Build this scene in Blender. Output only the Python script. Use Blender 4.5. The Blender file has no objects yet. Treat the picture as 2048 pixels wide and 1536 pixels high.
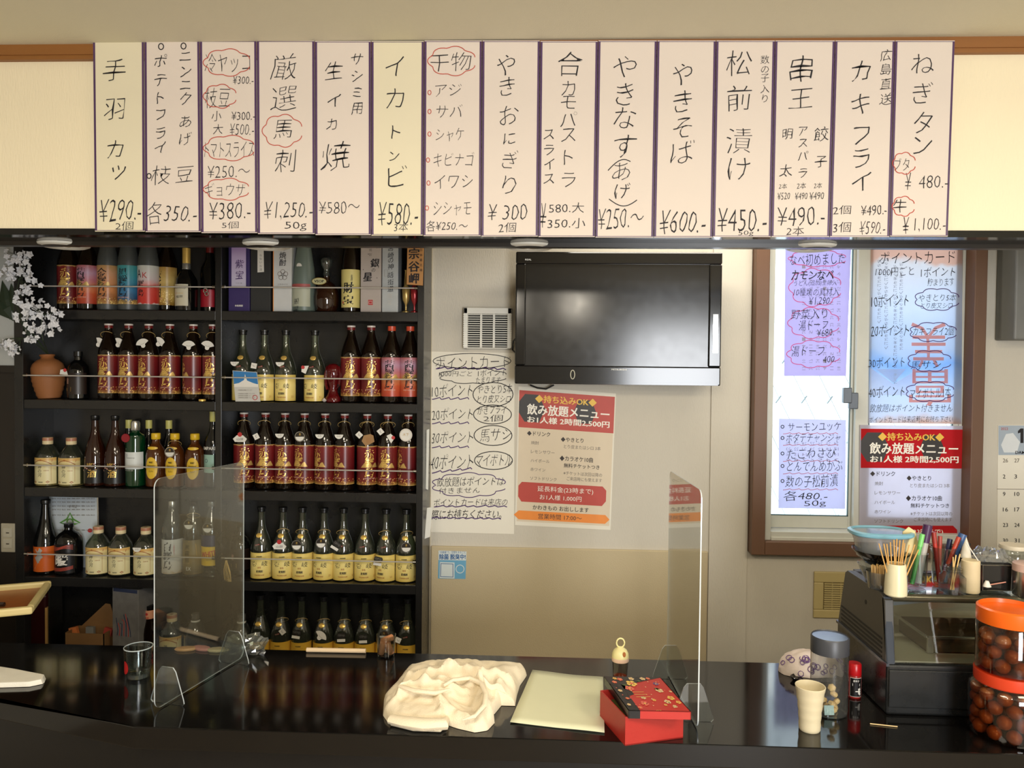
import bpy, math, random
from mathutils import Vector, Matrix, noise
random.seed(11)
SC = bpy.context.scene
COL = SC.collection
PI = math.pi
# ------------------------------------------------------------------ camera
W, H, F = 2048, 1536, 1538.0
CZ = 1.70
ROT = (Matrix.Rotation(math.radians(2.5), 3, 'Z') @ Matrix.Rotation(math.radians(90 - 1.4), 3, 'X')
       @ Matrix.Rotation(0.0100, 3, 'Z'))
cd = bpy.data.cameras.new('camera'); cam = bpy.data.objects.new('camera', cd); COL.objects.link(cam)
cd.sensor_width = 36; cd.lens = F / W * 36; cd.clip_start = 0.05
cam.matrix_world = Matrix.Translation((0, 0, CZ)) @ ROT.to_4x4()
SC.camera = cam
EYE = Vector((0, 0, CZ))
def ray(x, y): return ROT @ Vector(((x - W / 2) / F, -(y - H / 2) / F, -1))
def atY(x, y, Y):
    d = ray(x, y); return EYE + d * (Y / d.y)
def atZ(x, y, Z):
    d = ray(x, y); return EYE + d * ((Z - CZ) / d.z)
# ------------------------------------------------------------------ world, lights, exposure
w = bpy.data.worlds.new('world'); SC.world = w; w.use_nodes = True
wn = w.node_tree.nodes; bg = wn['Background']
bg.inputs[0].default_value = (0.80, 0.88, 1.0, 1); bg.inputs[1].default_value = 4.2
vs = SC.view_settings
vs.view_transform = 'Standard'; vs.look = 'None'; vs.exposure = 0.0; vs.gamma = 1.0; vs.use_curve_mapping = False
def area(name, loc, target, size, sy, e, col):
    l = bpy.data.lights.new(name, 'AREA'); l.shape = 'RECTANGLE'; l.size = size; l.size_y = sy; l.energy = e; l.color = col
    o = bpy.data.objects.new(name, l); COL.objects.link(o); o.location = loc
    o.rotation_euler = (Vector(target) - Vector(loc)).to_track_quat('-Z', 'Y').to_euler(); return o
area('dining_window_light', (1.5, -2.85, 1.30), (0.2, 3, 1.62), 1.15, 1.7, 155, (0.93, 0.96, 1.0))
area('ceiling_lamp_light', (-0.5, 0.1, 2.43), (-0.5, 0.1, 0), 0.7, 0.7, 34, (1.0, 0.88, 0.70))
area('ceiling_lamp_light', (1.5, 0.3, 2.43), (1.5, 0.3, 0), 0.7, 0.7, 34, (1.0, 0.87, 0.67))
for lx_, ly_ in ((-.35, -.45), (.25, -.5)):
    area('pendant_bulb_light', (lx_, ly_, 2.22), (lx_, 3, 1.5), .07, .07, 4, (1.0, 0.90, 0.74))  # small unseen lamps added to put glints on the bottles
area('kitchen_lamp_light', (0.55, 2.8, 2.44), (0.55, 2.8, 0), 0.9, 0.12, 9, (1.0, 0.93, 0.80))  # unseen light added for the space between soffit and back wall
cy = SC.cycles
cy.max_bounces = 10; cy.diffuse_bounces = 4; cy.glossy_bounces = 5; cy.transmission_bounces = 8
cy.transparent_max_bounces = 28; cy.caustics_reflective = False; cy.caustics_refractive = False
cy.sample_clamp_indirect = 6
# ------------------------------------------------------------------ materials
def lin(c):
    r = []
    for v in c[:3]:
        v = v / 255.0; r.append(v / 12.92 if v <= 0.04045 else ((v + 0.055) / 1.055) ** 2.4)
    return (*r, 1.0)
MATS = {}
def M(name, col=(128, 128, 128), rough=0.5, metal=0.0, var=0.06, scale=30.0, bump=0.0, bscale=200.0, spec=0.5, coat=0.0,
      trans=0.0, emit=None, es=0.0, stretch=None, rvar=0.0, sss=0.0):
    if name in MATS: return MATS[name]
    m = bpy.data.materials.new(name); m.use_nodes = True; nt = m.node_tree; N = nt.nodes; L = nt.links
    p = N['Principled BSDF']; c = lin(col)
    p.inputs['Roughness'].default_value = rough; p.inputs['Metallic'].default_value = metal
    p.inputs['Specular IOR Level'].default_value = spec
    if coat: p.inputs['Coat Weight'].default_value = coat; p.inputs['Coat Roughness'].default_value = 0.04
    if trans: p.inputs['Transmission Weight'].default_value = trans
    tc = N.new('ShaderNodeTexCoord'); mp = N.new('ShaderNodeMapping'); L.new(tc.outputs['Object'], mp.inputs[0])
    if stretch: mp.inputs['Scale'].default_value = stretch
    nz = N.new('ShaderNodeTexNoise'); nz.inputs['Scale'].default_value = scale; nz.inputs['Detail'].default_value = 3
    L.new(mp.outputs[0], nz.inputs[0])
    mx = N.new('ShaderNodeMix'); mx.data_type = 'RGBA'
    a = tuple(max(0, v * (1 - var)) for v in c[:3]) + (1,); b = tuple(v * (1 + var) for v in c[:3]) + (1,)
    mx.inputs[6].default_value = a; mx.inputs[7].default_value = b
    L.new(nz.outputs[0], mx.inputs[0]); L.new(mx.outputs[2], p.inputs['Base Color'])
    if rvar:
        mr = N.new('ShaderNodeMapRange'); mr.inputs[3].default_value = rough - rvar; mr.inputs[4].default_value = rough + rvar
        L.new(nz.outputs[0], mr.inputs[0]); L.new(mr.outputs[0], p.inputs['Roughness'])
    if bump:
        n2 = N.new('ShaderNodeTexNoise'); n2.inputs['Scale'].default_value = bscale; n2.inputs['Detail'].default_value = 2
        L.new(mp.outputs[0], n2.inputs[0]); bp = N.new('ShaderNodeBump'); bp.inputs['Strength'].default_value = bump
        bp.inputs['Distance'].default_value = 0.002; L.new(n2.outputs[0], bp.inputs['Height']); L.new(bp.outputs[0], p.inputs['Normal'])
    if emit: p.inputs['Emission Color'].default_value = lin(emit); p.inputs['Emission Strength'].default_value = es
    MATS[name] = m; return m
def thin(name, tint=(235, 240, 238), refl=1.0, rough=0.02, ior=1.5, haze=0.0, hcol=(214, 218, 216)):
    """thin-walled clear glass or plastic: see-through plus Fresnel reflection"""
    if name in MATS: return MATS[name]
    m = bpy.data.materials.new(name); m.use_nodes = True; nt = m.node_tree; N = nt.nodes; L = nt.links
    N.remove(N['Principled BSDF']); out = N['Material Output']
    t = N.new('ShaderNodeBsdfTransparent'); g = N.new('ShaderNodeBsdfGlossy'); fr = N.new('ShaderNodeFresnel')
    tc = N.new('ShaderNodeTexCoord'); nz = N.new('ShaderNodeTexNoise'); nz.inputs['Scale'].default_value = 12
    L.new(tc.outputs['Object'], nz.inputs[0])
    mr = N.new('ShaderNodeMapRange'); mr.inputs[3].default_value = rough; mr.inputs[4].default_value = rough + 0.02
    L.new(nz.outputs[0], mr.inputs[0]); L.new(mr.outputs[0], g.inputs['Roughness'])
    t.inputs[0].default_value = lin(tint)
    ge = N.new('ShaderNodeNewGeometry'); m1 = N.new('ShaderNodeMath'); m1.operation = 'MULTIPLY_ADD'; m1.inputs[1].default_value = -2; m1.inputs[2].default_value = 1
    pw = N.new('ShaderNodeMath'); pw.operation = 'POWER'; pw.inputs[0].default_value = ior; L.new(ge.outputs['Backfacing'], m1.inputs[0]); L.new(m1.outputs[0], pw.inputs[1]); L.new(pw.outputs[0], fr.inputs[0])
    mu = N.new('ShaderNodeMath'); mu.operation = 'MULTIPLY'; mu.inputs[1].default_value = refl; mu.use_clamp = True
    L.new(fr.outputs[0], mu.inputs[0]); ms = N.new('ShaderNodeMixShader'); L.new(mu.outputs[0], ms.inputs[0])
    tr = t.outputs[0]
    if haze:
        di = N.new('ShaderNodeBsdfDiffuse'); tl = N.new('ShaderNodeBsdfTranslucent'); di.inputs[0].default_value = tl.inputs[0].default_value = lin(hcol)
        h1 = N.new('ShaderNodeMixShader'); h1.inputs[0].default_value = .4; L.new(di.outputs[0], h1.inputs[1]); L.new(tl.outputs[0], h1.inputs[2])
        h2 = N.new('ShaderNodeMixShader'); h2.inputs[0].default_value = haze; L.new(tr, h2.inputs[1]); L.new(h1.outputs[0], h2.inputs[2]); tr = h2.outputs[0]
    L.new(tr, ms.inputs[1]); L.new(g.outputs[0], ms.inputs[2]); L.new(ms.outputs[0], out.inputs[0])
    MATS[name] = m; return m
def translucent(name, col, tr=0.5, stops=None, zr=None, alpha=0.0):
    """paper lit from behind"""
    if name in MATS: return MATS[name]
    m = bpy.data.materials.new(name); m.use_nodes = True; nt = m.node_tree; N = nt.nodes; L = nt.links
    N.remove(N['Principled BSDF']); out = N['Material Output']
    d = N.new('ShaderNodeBsdfDiffuse'); t = N.new('ShaderNodeBsdfTranslucent'); ms = N.new('ShaderNodeMixShader')
    ms.inputs[0].default_value = tr; d.inputs[0].default_value = lin(col); t.inputs[0].default_value = lin(col)
    tc = N.new('ShaderNodeTexCoord')
    if stops:
        sp = N.new('ShaderNodeSeparateXYZ'); mr = N.new('ShaderNodeMapRange'); cr = N.new('ShaderNodeValToRGB'); nz = N.new('ShaderNodeTexNoise')
        nz.inputs['Scale'].default_value = 9; nz.inputs['Detail'].default_value = 4; L.new(tc.outputs['Object'], nz.inputs[0])
        L.new(tc.outputs['Object'], sp.inputs[0]); ad = N.new('ShaderNodeMath'); ad.operation = 'MULTIPLY_ADD'; ad.inputs[1].default_value = 0.12
        L.new(nz.outputs[0], ad.inputs[0]); L.new(sp.outputs[2], ad.inputs[2])
        mr.inputs[1].default_value = zr[0]; mr.inputs[2].default_value = zr[1]
        L.new(ad.outputs[0], mr.inputs[0]); L.new(mr.outputs[0], cr.inputs[0])
        while len(cr.color_ramp.elements) < len(stops): cr.color_ramp.elements.new(0.5)
        for e, (q, c) in zip(cr.color_ramp.elements, stops): e.position = q; e.color = lin(c)
        L.new(cr.outputs[0], d.inputs[0]); L.new(cr.outputs[0], t.inputs[0])
    else:
        nz = N.new('ShaderNodeTexNoise'); nz.inputs['Scale'].default_value = 15; L.new(tc.outputs['Object'], nz.inputs[0])
        mx = N.new('ShaderNodeMix'); mx.data_type = 'RGBA'; c = lin(col)
        mx.inputs[6].default_value = tuple(v * .93 for v in c[:3]) + (1,); mx.inputs[7].default_value = c
        L.new(nz.outputs[0], mx.inputs[0]); L.new(mx.outputs[2], d.inputs[0]); L.new(mx.outputs[2], t.inputs[0])
    L.new(d.outputs[0], ms.inputs[1]); L.new(t.outputs[0], ms.inputs[2])
    L.new(ms.outputs[0], out.inputs[0]); MATS[name] = m; return m
def ramp(name, z0, z1, stops, rough=0.35, metal=0.0, namp=0.0, nscale=60, dots=None, interp='LINEAR', spec=.5):
    """printed label: colour bands along the object's own height"""
    if name in MATS: return MATS[name]
    m = bpy.data.materials.new(name); m.use_nodes = True; nt = m.node_tree; N = nt.nodes; L = nt.links
    p = N['Principled BSDF']; p.inputs['Roughness'].default_value = rough; p.inputs['Metallic'].default_value = metal
    p.inputs['Specular IOR Level'].default_value = spec
    tc = N.new('ShaderNodeTexCoord'); sp = N.new('ShaderNodeSeparateXYZ'); L.new(tc.outputs['Object'], sp.inputs[0])
    nz = N.new('ShaderNodeTexNoise'); nz.inputs['Scale'].default_value = nscale; L.new(tc.outputs['Object'], nz.inputs[0])
    sb = N.new('ShaderNodeMath'); sb.operation = 'SUBTRACT'; sb.inputs[1].default_value = 0.5; L.new(nz.outputs[0], sb.inputs[0])
    ad = N.new('ShaderNodeMath'); ad.operation = 'MULTIPLY_ADD'; ad.inputs[1].default_value = namp
    L.new(sb.outputs[0], ad.inputs[0]); L.new(sp.outputs[2], ad.inputs[2])
    mr = N.new('ShaderNodeMapRange'); mr.inputs[1].default_value = z0; mr.inputs[2].default_value = z1; L.new(ad.outputs[0], mr.inputs[0])
    cr = N.new('ShaderNodeValToRGB'); cr.color_ramp.interpolation = interp; L.new(mr.outputs[0], cr.inputs[0])
    while len(cr.color_ramp.elements) < len(stops): cr.color_ramp.elements.new(0.5)
    for e, (q, c) in zip(cr.color_ramp.elements, stops): e.position = q; e.color = lin(c)
    last = cr.outputs[0]
    if dots:
        zmax, dc = dots
        v = N.new('ShaderNodeTexVoronoi'); v.inputs['Scale'].default_value = 130; L.new(tc.outputs['Object'], v.inputs[0])
        lt = N.new('ShaderNodeMath'); lt.operation = 'LESS_THAN'; lt.inputs[1].default_value = 0.32; L.new(v.outputs['Distance'], lt.inputs[0])
        l2 = N.new('ShaderNodeMath'); l2.operation = 'LESS_THAN'; l2.inputs[1].default_value = zmax; L.new(sp.outputs[2], l2.inputs[0])
        mu = N.new('ShaderNodeMath'); mu.operation = 'MULTIPLY'; L.new(lt.outputs[0], mu.inputs[0]); L.new(l2.outputs[0], mu.inputs[1])
        mx = N.new('ShaderNodeMix'); mx.data_type = 'RGBA'; L.new(mu.outputs[0], mx.inputs[0]); L.new(last, mx.inputs[6]); mx.inputs[7].default_value = lin(dc)
        last = mx.outputs[2]
    L.new(last, p.inputs['Base Color']); MATS[name] = m; return m
# ------------------------------------------------------------------ mesh helpers
def tag(o, label=None, cat=None, group=None, kind=None):
    if label: o['label'] = label
    if cat: o['category'] = cat
    if group: o['group'] = group
    if kind: o['kind'] = kind
    return o
def empty(name, loc, label=None, cat=None, group=None, rz=0.0):
    o = bpy.data.objects.new(name, None); COL.objects.link(o); o.location = loc; o.rotation_euler = (0, 0, rz)
    o.empty_display_size = .02
    return tag(o, label, cat, group)
def link(name, me, mat=None, parent=None, loc=(0, 0, 0), rot=(0, 0, 0)):
    o = bpy.data.objects.new(name, me); COL.objects.link(o)
    if mat is not None and len(me.materials) == 0: me.materials.append(mat)
    o.location = loc; o.rotation_euler = rot
    if parent is not None: o.parent = parent
    return o
class B:
    """collects shapes into one mesh"""
    def __init__(s): s.v = []; s.f = []; s.sm = []
    def add(s, vs, fs, smooth=False):
        n = len(s.v); s.v += [tuple(p) for p in vs]; s.f += [tuple(i + n for i in f) for f in fs]; s.sm += [smooth] * len(fs); return s
    def box(s, a, b, rz=0.0, c=None):
        x0, y0, z0 = a; x1, y1, z1 = b
        vs = [Vector(p) for p in ((x0,y0,z0),(x1,y0,z0),(x1,y1,z0),(x0,y1,z0),(x0,y0,z1),(x1,y0,z1),(x1,y1,z1),(x0,y1,z1))]
        if rz:
            c = Vector(c) if c else Vector(((x0+x1)/2, (y0+y1)/2, 0)); R = Matrix.Rotation(rz, 3, 'Z'); vs = [R @ (p - c) + c for p in vs]
        return s.add(vs, [(0,3,2,1),(4,5,6,7),(0,1,5,4),(1,2,6,5),(2,3,7,6),(3,0,4,7)])
    def lathe(s, prof, n=24, c=(0, 0, 0), cap=True, sx=1.0, sy=1.0, rot=None):
        vs = []; fs = []
        for r, z in prof:
            for k in range(n):
                a = 2 * PI * k / n; p = Vector((r * math.cos(a) * sx, r * math.sin(a) * sy, z))
                if rot: p = rot @ p
                vs.append(p + Vector(c))
        for i in range(len(prof) - 1):
            for k in range(n):
                k2 = (k + 1) % n; fs.append((i*n+k, i*n+k2, (i+1)*n+k2, (i+1)*n+k))
        if cap:
            if prof[0][0] > 1e-5: fs.append(tuple(range(n - 1, -1, -1)))
            if prof[-1][0] > 1e-5: fs.append(tuple((len(prof)-1)*n + k for k in range(n)))
        return s.add(vs, fs, True)
    def tube(s, pts, r, n=8, closed=False, r2=None):
        pts = [Vector(p) for p in pts]; m = len(pts); vs = []; fs = []
        up = Vector((0.13, 0.21, 0.97))
        for i, p in enumerate(pts):
            if closed: t = pts[(i + 1) % m] - pts[i - 1]
            else: t = pts[min(i + 1, m - 1)] - pts[max(i - 1, 0)]
            t.normalize(); u = t.cross(up)
            if u.length < .2: u = t.cross(Vector((1, .1, 0)))
            u.normalize(); v = t.cross(u)
            rr = r if r2 is None else r + (r2 - r) * i / (m - 1)
            for k in range(n):
                a = 2 * PI * k / n; vs.append(p + (u * math.cos(a) + v * math.sin(a)) * rr)
        for i in range(m if closed else m - 1):
            j = (i + 1) % m
            for k in range(n):
                k2 = (k + 1) % n; fs.append((i*n+k, i*n+k2, j*n+k2, j*n+k))
        if not closed: fs.append(tuple(range(n - 1, -1, -1))); fs.append(tuple((m-1)*n + k for k in range(n)))
        return s.add(vs, fs, True)
    def prism(s, poly, d):
        """poly: list of 3D points (planar), d: extrusion vector"""
        n = len(poly); d = Vector(d); vs = [Vector(p) for p in poly] + [Vector(p) + d for p in poly]
        fs = [tuple(range(n - 1, -1, -1)), tuple(range(n, 2 * n))] + [(i, (i+1) % n, n + (i+1) % n, n + i) for i in range(n)]
        return s.add(vs, fs)
    def sphere(s, c, r, n=12, sz=1.0):
        pr = [(max(1e-6, r * math.sin(PI * i / (n//2+2))), -r * sz * math.cos(PI * i / (n//2+2))) for i in range(n//2 + 3)]
        return s.lathe(pr, n, c, cap=False)
    def mesh(s, name='m', mat=None, bevel=0.0):
        me = bpy.data.meshes.new(name); me.from_pydata([tuple(v) for v in s.v], [], s.f)
        me.polygons.foreach_set('use_smooth', s.sm)
        if mat: me.materials.append(mat)
        me.validate(); me.update()
        if any(s.sm): me.set_sharp_from_angle(angle=math.radians(40))
        return me
    def obj(s, name, mat, parent=None, loc=(0, 0, 0), rot=(0, 0, 0), bevel=0.0):
        o = link(name, s.mesh(name, mat), None, parent, loc, rot)
        if bevel:
            b = o.modifiers.new('bevel', 'BEVEL'); b.width = bevel; b.segments = 2; b.limit_method = 'ANGLE'
        return o
def solo(b, name, mat, label, cat, group=None, loc=(0, 0, 0), rot=(0, 0, 0), bevel=0.0, kind=None):
    return tag(b.obj(name, mat, None, loc, rot, bevel), label, cat, group, kind)
def struct(name, b, mat, parent=None):
    o = b.obj(name, mat, parent)
    if parent is None: o['kind'] = 'structure'
    return o
# ------------------------------------------------------------------ writing
GL = {}
def glyph(ch, off=0.0, res=2):
    k = (ch, off, res)
    if k not in GL:
        c = bpy.data.curves.new('t', 'FONT'); c.body = ch; c.resolution_u = res; c.offset = off
        o = bpy.data.objects.new('t', c); COL.objects.link(o)
        me = bpy.data.meshes.new_from_object(o)
        vs = [(v.co.x, v.co.y) for v in me.vertices]; fs = [tuple(p.vertices) for p in me.polygons]
        if vs:
            xs = [v[0] for v in vs]; ys = [v[1] for v in vs]; bb = (min(xs), min(ys), max(xs), max(ys))
        else: bb = (0, 0, 1, 1)
        bpy.data.objects.remove(o); bpy.data.meshes.remove(me); bpy.data.curves.remove(c)
        GL[k] = (vs, fs, bb)
    return GL[k]
class D:
    """flat print: shapes in a 2-D frame (x right, y down) carried onto a surface by f(x, y, lift)"""
    def __init__(s, f): s.f = f; s.p = {}; s.lay = 1
    def put(s, part, mat, pts, faces, lay=None):
        d = s.p.setdefault((part, mat.name), [mat, [], []]); n = len(d[1]); lay = s.lay if lay is None else lay
        d[1] += [tuple(s.f(x, y, lay)) for x, y in pts]; d[2] += [tuple(i + n for i in reversed(f)) for f in faces]
    def poly(s, part, mat, pts, lay=None): s.put(part, mat, pts, [tuple(range(len(pts) - 1, -1, -1))], lay)
    def grid(s, part, mat, x0, y0, x1, y1, nx, ny, lay=None):
        pts = [(x0 + (x1 - x0) * i / nx, y0 + (y1 - y0) * j / ny) for j in range(ny + 1) for i in range(nx + 1)]
        s.put(part, mat, pts, [(j*(nx+1)+i, (j+1)*(nx+1)+i, (j+1)*(nx+1)+i+1, j*(nx+1)+i+1) for j in range(ny) for i in range(nx)], lay)
    def line(s, part, mat, pts, w, closed=False, lay=None):
        n = len(pts); o = []
        for i in range(n):
            a = pts[i - 1] if (closed or i > 0) else pts[i]; b = pts[(i + 1) % n] if (closed or i < n - 1) else pts[i]
            dx, dy = b[0] - a[0], b[1] - a[1]; l = math.hypot(dx, dy) or 1; ww = w / 2
            o += [(pts[i][0] - dy / l * ww, pts[i][1] + dx / l * ww), (pts[i][0] + dy / l * ww, pts[i][1] - dx / l * ww)]
        fs = [(2*i, 2*i+1, 2*((i+1) % n)+1, 2*((i+1) % n)) for i in range(n if closed else n - 1)]
        s.put(part, mat, o, fs, lay)
    def oval(s, part, mat, cx, cy, rx, ry, w=None, n=28, lay=None):
        pts = [(cx + rx * math.cos(2*PI*k/n), cy + ry * math.sin(2*PI*k/n)) for k in range(n)]
        if w: s.line(part, mat, pts, w, True, lay)
        else: s.poly(part, mat, pts, lay)
    def cloud(s, part, mat, x0, y0, x1, y1, w=1.6, n=7):
        cx, cy, rx, ry = (x0+x1)/2, (y0+y1)/2, (x1-x0)/2, (y1-y0)/2; pts = []
        for k in range(n * 8):
            a = 2*PI*k/(n*8) + .3; q = 0.86 + 0.14 * abs(math.sin(a * n / 2)) ; pts.append((cx + rx*q*math.cos(a), cy + ry*q*math.sin(a)))
        s.line(part, mat, pts[:-4], w)
    def wave(s, part, mat, x0, x1, y, w=2.0, amp=2.5, n=5, dy=0.0):
        pts = [(x0 + (x1-x0)*t/24, y + dy*t/24 - amp * (2 * ((t * n / 24.0) % 1.0) ** 1.6 - 1)) for t in range(25)]
        s.line(part, mat, pts, w)
    def fit(s, part, mat, text, x0, y0, x1, y1, off=0.0, hand=0.0, turn=0.0, lay=None, res=2, mirror=False):
        if off >= .02:
            q = (y1 - y0) * .022
            s.fit(part, mat, text, x0 + q, y0, x1 + q, y1, .008, hand, turn, (s.lay if lay is None else lay) + .3, res, mirror); s.fit(part, mat, text, x0 - q, y0 + q * .6, x1 - q, y1 + q * .6, .0075, hand, turn, (s.lay if lay is None else lay) + .6, res, mirror); off = .007
        off = min(off, .010)
        vs, fs, bb = glyph(text, off, res); bw = max(1e-4, bb[2] - bb[0]); bh = max(1e-4, bb[3] - bb[1])
        rnd = random.Random(len(text) * 77 + round(x0 / 9) * 7 + round(y0 / 9) * 3); ph = rnd.uniform(0, 9); cx, cy = (x0+x1)/2, (y0+y1)/2
        sz = abs(y1 - y0); ca, sa = math.cos(turn), math.sin(turn); pts = []
        for a, b in vs:
            u = (a - bb[0]) / bw; v = (b - bb[1]) / bh
            if mirror: u = 1 - u
            x = x0 + u * (x1 - x0); y = y1 - v * (y1 - y0)
            if hand:
                q = sz * hand
                x += q * (0.045 * math.sin(6.5 * v + ph + 2.5 * u) + 0.10 * (v - .5)); y += q * (0.04 * math.sin(6.0 * u + 2 * v + ph) - 0.10 * (u - .5) * min(1.0, (x1-x0) / max(sz, 1e-6)))
            if turn:
                dx, dy = x - cx, y - cy; x = cx + dx * ca - dy * sa; y = cy + dx * sa + dy * ca
            pts.append((x, y))
        s.put(part, mat, pts, [tuple(reversed(f)) for f in fs], lay)
    def col(s, part, mat, text, cx, ys, size, off=0.0, hand=0.0, lay=None, sx=1.0):
        """vertical writing; ys = centres or (first, last)"""
        n = len(text)
        if len(ys) != n: ys = [ys[0] + (ys[1] - ys[0]) * i / max(1, n - 1) for i in range(n)]
        for ch, y in zip(text, ys):
            vs, fs, bb = glyph(ch, off, 2); hw, hh = (bb[2]-bb[0]) * size / 2 * sx, (bb[3]-bb[1]) * size / 2
            if ch == 'ー': hw, hh = hw * .9, hh
            s.fit(part, mat, ch, cx - hw, y - hh, cx + hw, y + hh, off, hand, PI / 2 if ch in 'ー〜' else 0.0, lay)
    def meshes(s, org=(0, 0, 0)):
        out = []; org = Vector(org)
        for (part, _), (mat, v, f) in s.p.items():
            me = bpy.data.meshes.new(part); me.from_pydata([Vector(q) - org for q in v], [], f); me.materials.append(mat); me.update()
            out.append((part, me))
        return out
    def build(s, parent=None):
        return [link(p_, me, None, parent) for p_, me in s.meshes(parent.location if parent is not None else (0, 0, 0))]
def plane_f(Y, step=0.0005):
    return lambda x, y, k: atY(x, y, Y - k * step)
def quad_f(c, Y, w_, h_, step=0.0005):
    (ax, ay), (bx, by), (cx_, cy_), (dx, dy) = c      # TL TR BR BL in photo pixels, on the plane Y
    def f(x, y, k):
        u, v = x / w_, y / h_
        return atY((ax*(1-u)+bx*u)*(1-v) + (dx*(1-u)+cx_*u)*v, (ay*(1-u)+by*u)*(1-v) + (dy*(1-u)+cy_*u)*v, Y - k * step)
    return f
def wrap_f(Rr, z0, step=0.0003):
    """mm on a bottle label -> cylinder facing -Y"""
    return lambda x, y, k: Vector(((Rr + k*step) * math.sin(x/1000/Rr), -(Rr + k*step) * math.cos(x/1000/Rr), z0 - y/1000))
def sheet(name, corners, Y, mat, label, cat, group=None, thick=0.0008):
    """thin paper through four photo corners on plane Y"""
    P_ = [atY(x, y, Y) for x, y in corners]
    c = sum(P_, Vector()) / 4; root = empty(name, c, label, cat, group)
    B().prism([p - c for p in P_], (0, thick, 0)).obj('paper', mat, root)
    return root
# ================================================================== the room
ZC = 0.86                       # counter top
YW = 3.13                       # kitchen back wall
YS = 2.93                       # cabinet front
Zsof = atY(1024, 471, 2.10).z   # soffit underside
Zcei = atY(1024, 87, 2.115).z
XL, XR, YB = -2.9, 3.3, -3.0
m_wall = M('wallpaper', (206, 199, 184), .85, var=.03, scale=6, bump=.5, bscale=260, stretch=(1, 1, .25))
m_ceil = M('ceiling_paper', (222, 216, 192), .9, var=.02, scale=3, bump=.3, bscale=300)
m_board = M('bulkhead_paper', (246, 232, 198), .8, var=.03, scale=5, bump=.5, bscale=240, stretch=(1, 1, .2))
m_black = M('black_lacquer', (13, 12, 11), .09, var=.25, scale=5, spec=.5, rvar=.03)
m_cab = M('black_cabinet_laminate', (30, 29, 28), .28, var=.25, scale=14, rvar=.03, bump=.03, bscale=90)
m_darkwood = M('dark_wood_panel', (30, 24, 18), .45, var=.3, scale=6, stretch=(1, 1, .1), bump=.15, bscale=60)
m_trim = M('brown_oak_trim', (142, 92, 42), .5, var=.18, scale=9, stretch=(.15, 1, 3), bump=.1, bscale=80)
m_brown = M('brown_window_frame', (104, 74, 54), .5, var=.12, scale=8, stretch=(2, 1, .2))
m_alu = M('painted_aluminium', (196, 196, 186), .4, var=.04)
m_floor = M('floor_vinyl', (150, 136, 118), .5, var=.2, scale=4, bump=.1)
m_steel = M('brushed_steel', (190, 188, 182), .25, metal=1.0, var=.1, scale=40)
m_white = M('white_plastic', (226, 224, 214), .4, var=.03)
m_cream = M('cream_plastic', (196, 178, 124), .45, var=.05)
m_glass = thin('clear_glass', (238, 243, 241))
m_ink = M('black_marker_ink', (26, 22, 26), .7, var=.2)
m_red = M('red_marker_ink', (190, 66, 44), .7, var=.1)
m_purple = M('purple_marker_ink', (74, 42, 104), .7, var=.1)
struct('floor', B().box((XL, YB, -.1), (XR, YW + .1, 0)), m_floor)
struct('ceiling', B().box((XL, YB, Zcei), (XR, YW + .1, Zcei + .1)), m_ceil)
struct('wall_left', B().box((XL - .1, YB, 0), (XL, YW + .1, Zcei)), m_wall)
struct('wall_right', B().box((XR, YB, 0), (XR + .1, YW + .1, Zcei)), m_wall)
struct('wall_rear', B().box((XL, YB - .1, 0), (XR, YB, Zcei)), m_wall)
# window opening
wx0, wx1 = atY(1507, 800, 3.08).x, atY(1969, 700, 3.08).x
wz0 = atY(1620, 1111, 3.08).z; wz1 = 2.44
ix0, ix1 = atY(1534, 800, 3.08).x, atY(1944, 700, 3.08).x; iz0 = atY(1620, 1084, 3.08).z; iz1 = wz1 - .05
bw = B().box((XL, YW, 0), (ix0 - .01, YW + .1, Zcei)).box((ix1 + .01, YW, 0), (XR, YW + .1, Zcei))
bw.box((ix0 - .01, YW, 0), (ix1 + .01, YW + .1, iz0 - .01)).box((ix0 - .01, YW, iz1 + .01), (ix1 + .01, YW + .1, Zcei))
struct('wall_back', bw, m_wall)
x0, x1, x2 = atY(861, 1200, 3.115).x, atY(1415, 1200, 3.115).x, atY(1498, 900, 3.12).x
zl = atY(1130, 1098, 3.115).z
struct('trim_1', B().box((x0, 3.117, 0), (x1, YW, zl)), M('lower_wall_panel', (196, 180, 146), .75, var=.03, scale=5, bump=.4, bscale=240)).modifiers.new('b', 'BEVEL').width = .003
struct('trim_2', B().box((x1 + .004, 3.122, 0), (x2, YW, Zcei)), m_wall)
struct('trim_3', B().box((x0 - .020, 3.118, 0), (x0 - .005, YW, Zcei)), M('cream_corner_bead', (190, 178, 150), .6, var=.03))
# bulkhead over the counter
Yb0 = 2.115; q_ = ray(1024, 497); Yb1 = (Zsof - .012 - CZ) / (q_.z / q_.y) - .01
zt = atY(1980, 452 + 10, Yb0).z
struct('wall_bulkhead', B().box((XL, Yb0, zt), (XR, Yb1, Zcei)), m_board)
struct('soffit', B().box((XL, Yb0 - .006, Zsof), (XR, Yb1 - .02, zt)), m_black)
struct('trim_4', B().box((XL, Yb1 - .02, Zsof - .012), (XR, Yb1 + .01, zt)), M('soffit_edge_trim', (38, 32, 26), .3, var=.2))
z0 = atY(1980, 106, Yb0 - .012).z
struct('trim_5', B().box((XL, Yb0 - .016, z0), (XR, Yb0, Zcei)).box((XL, Yb0 - .020, z0 + .012), (XR, Yb0 - .014, Zcei)), m_trim)
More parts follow.
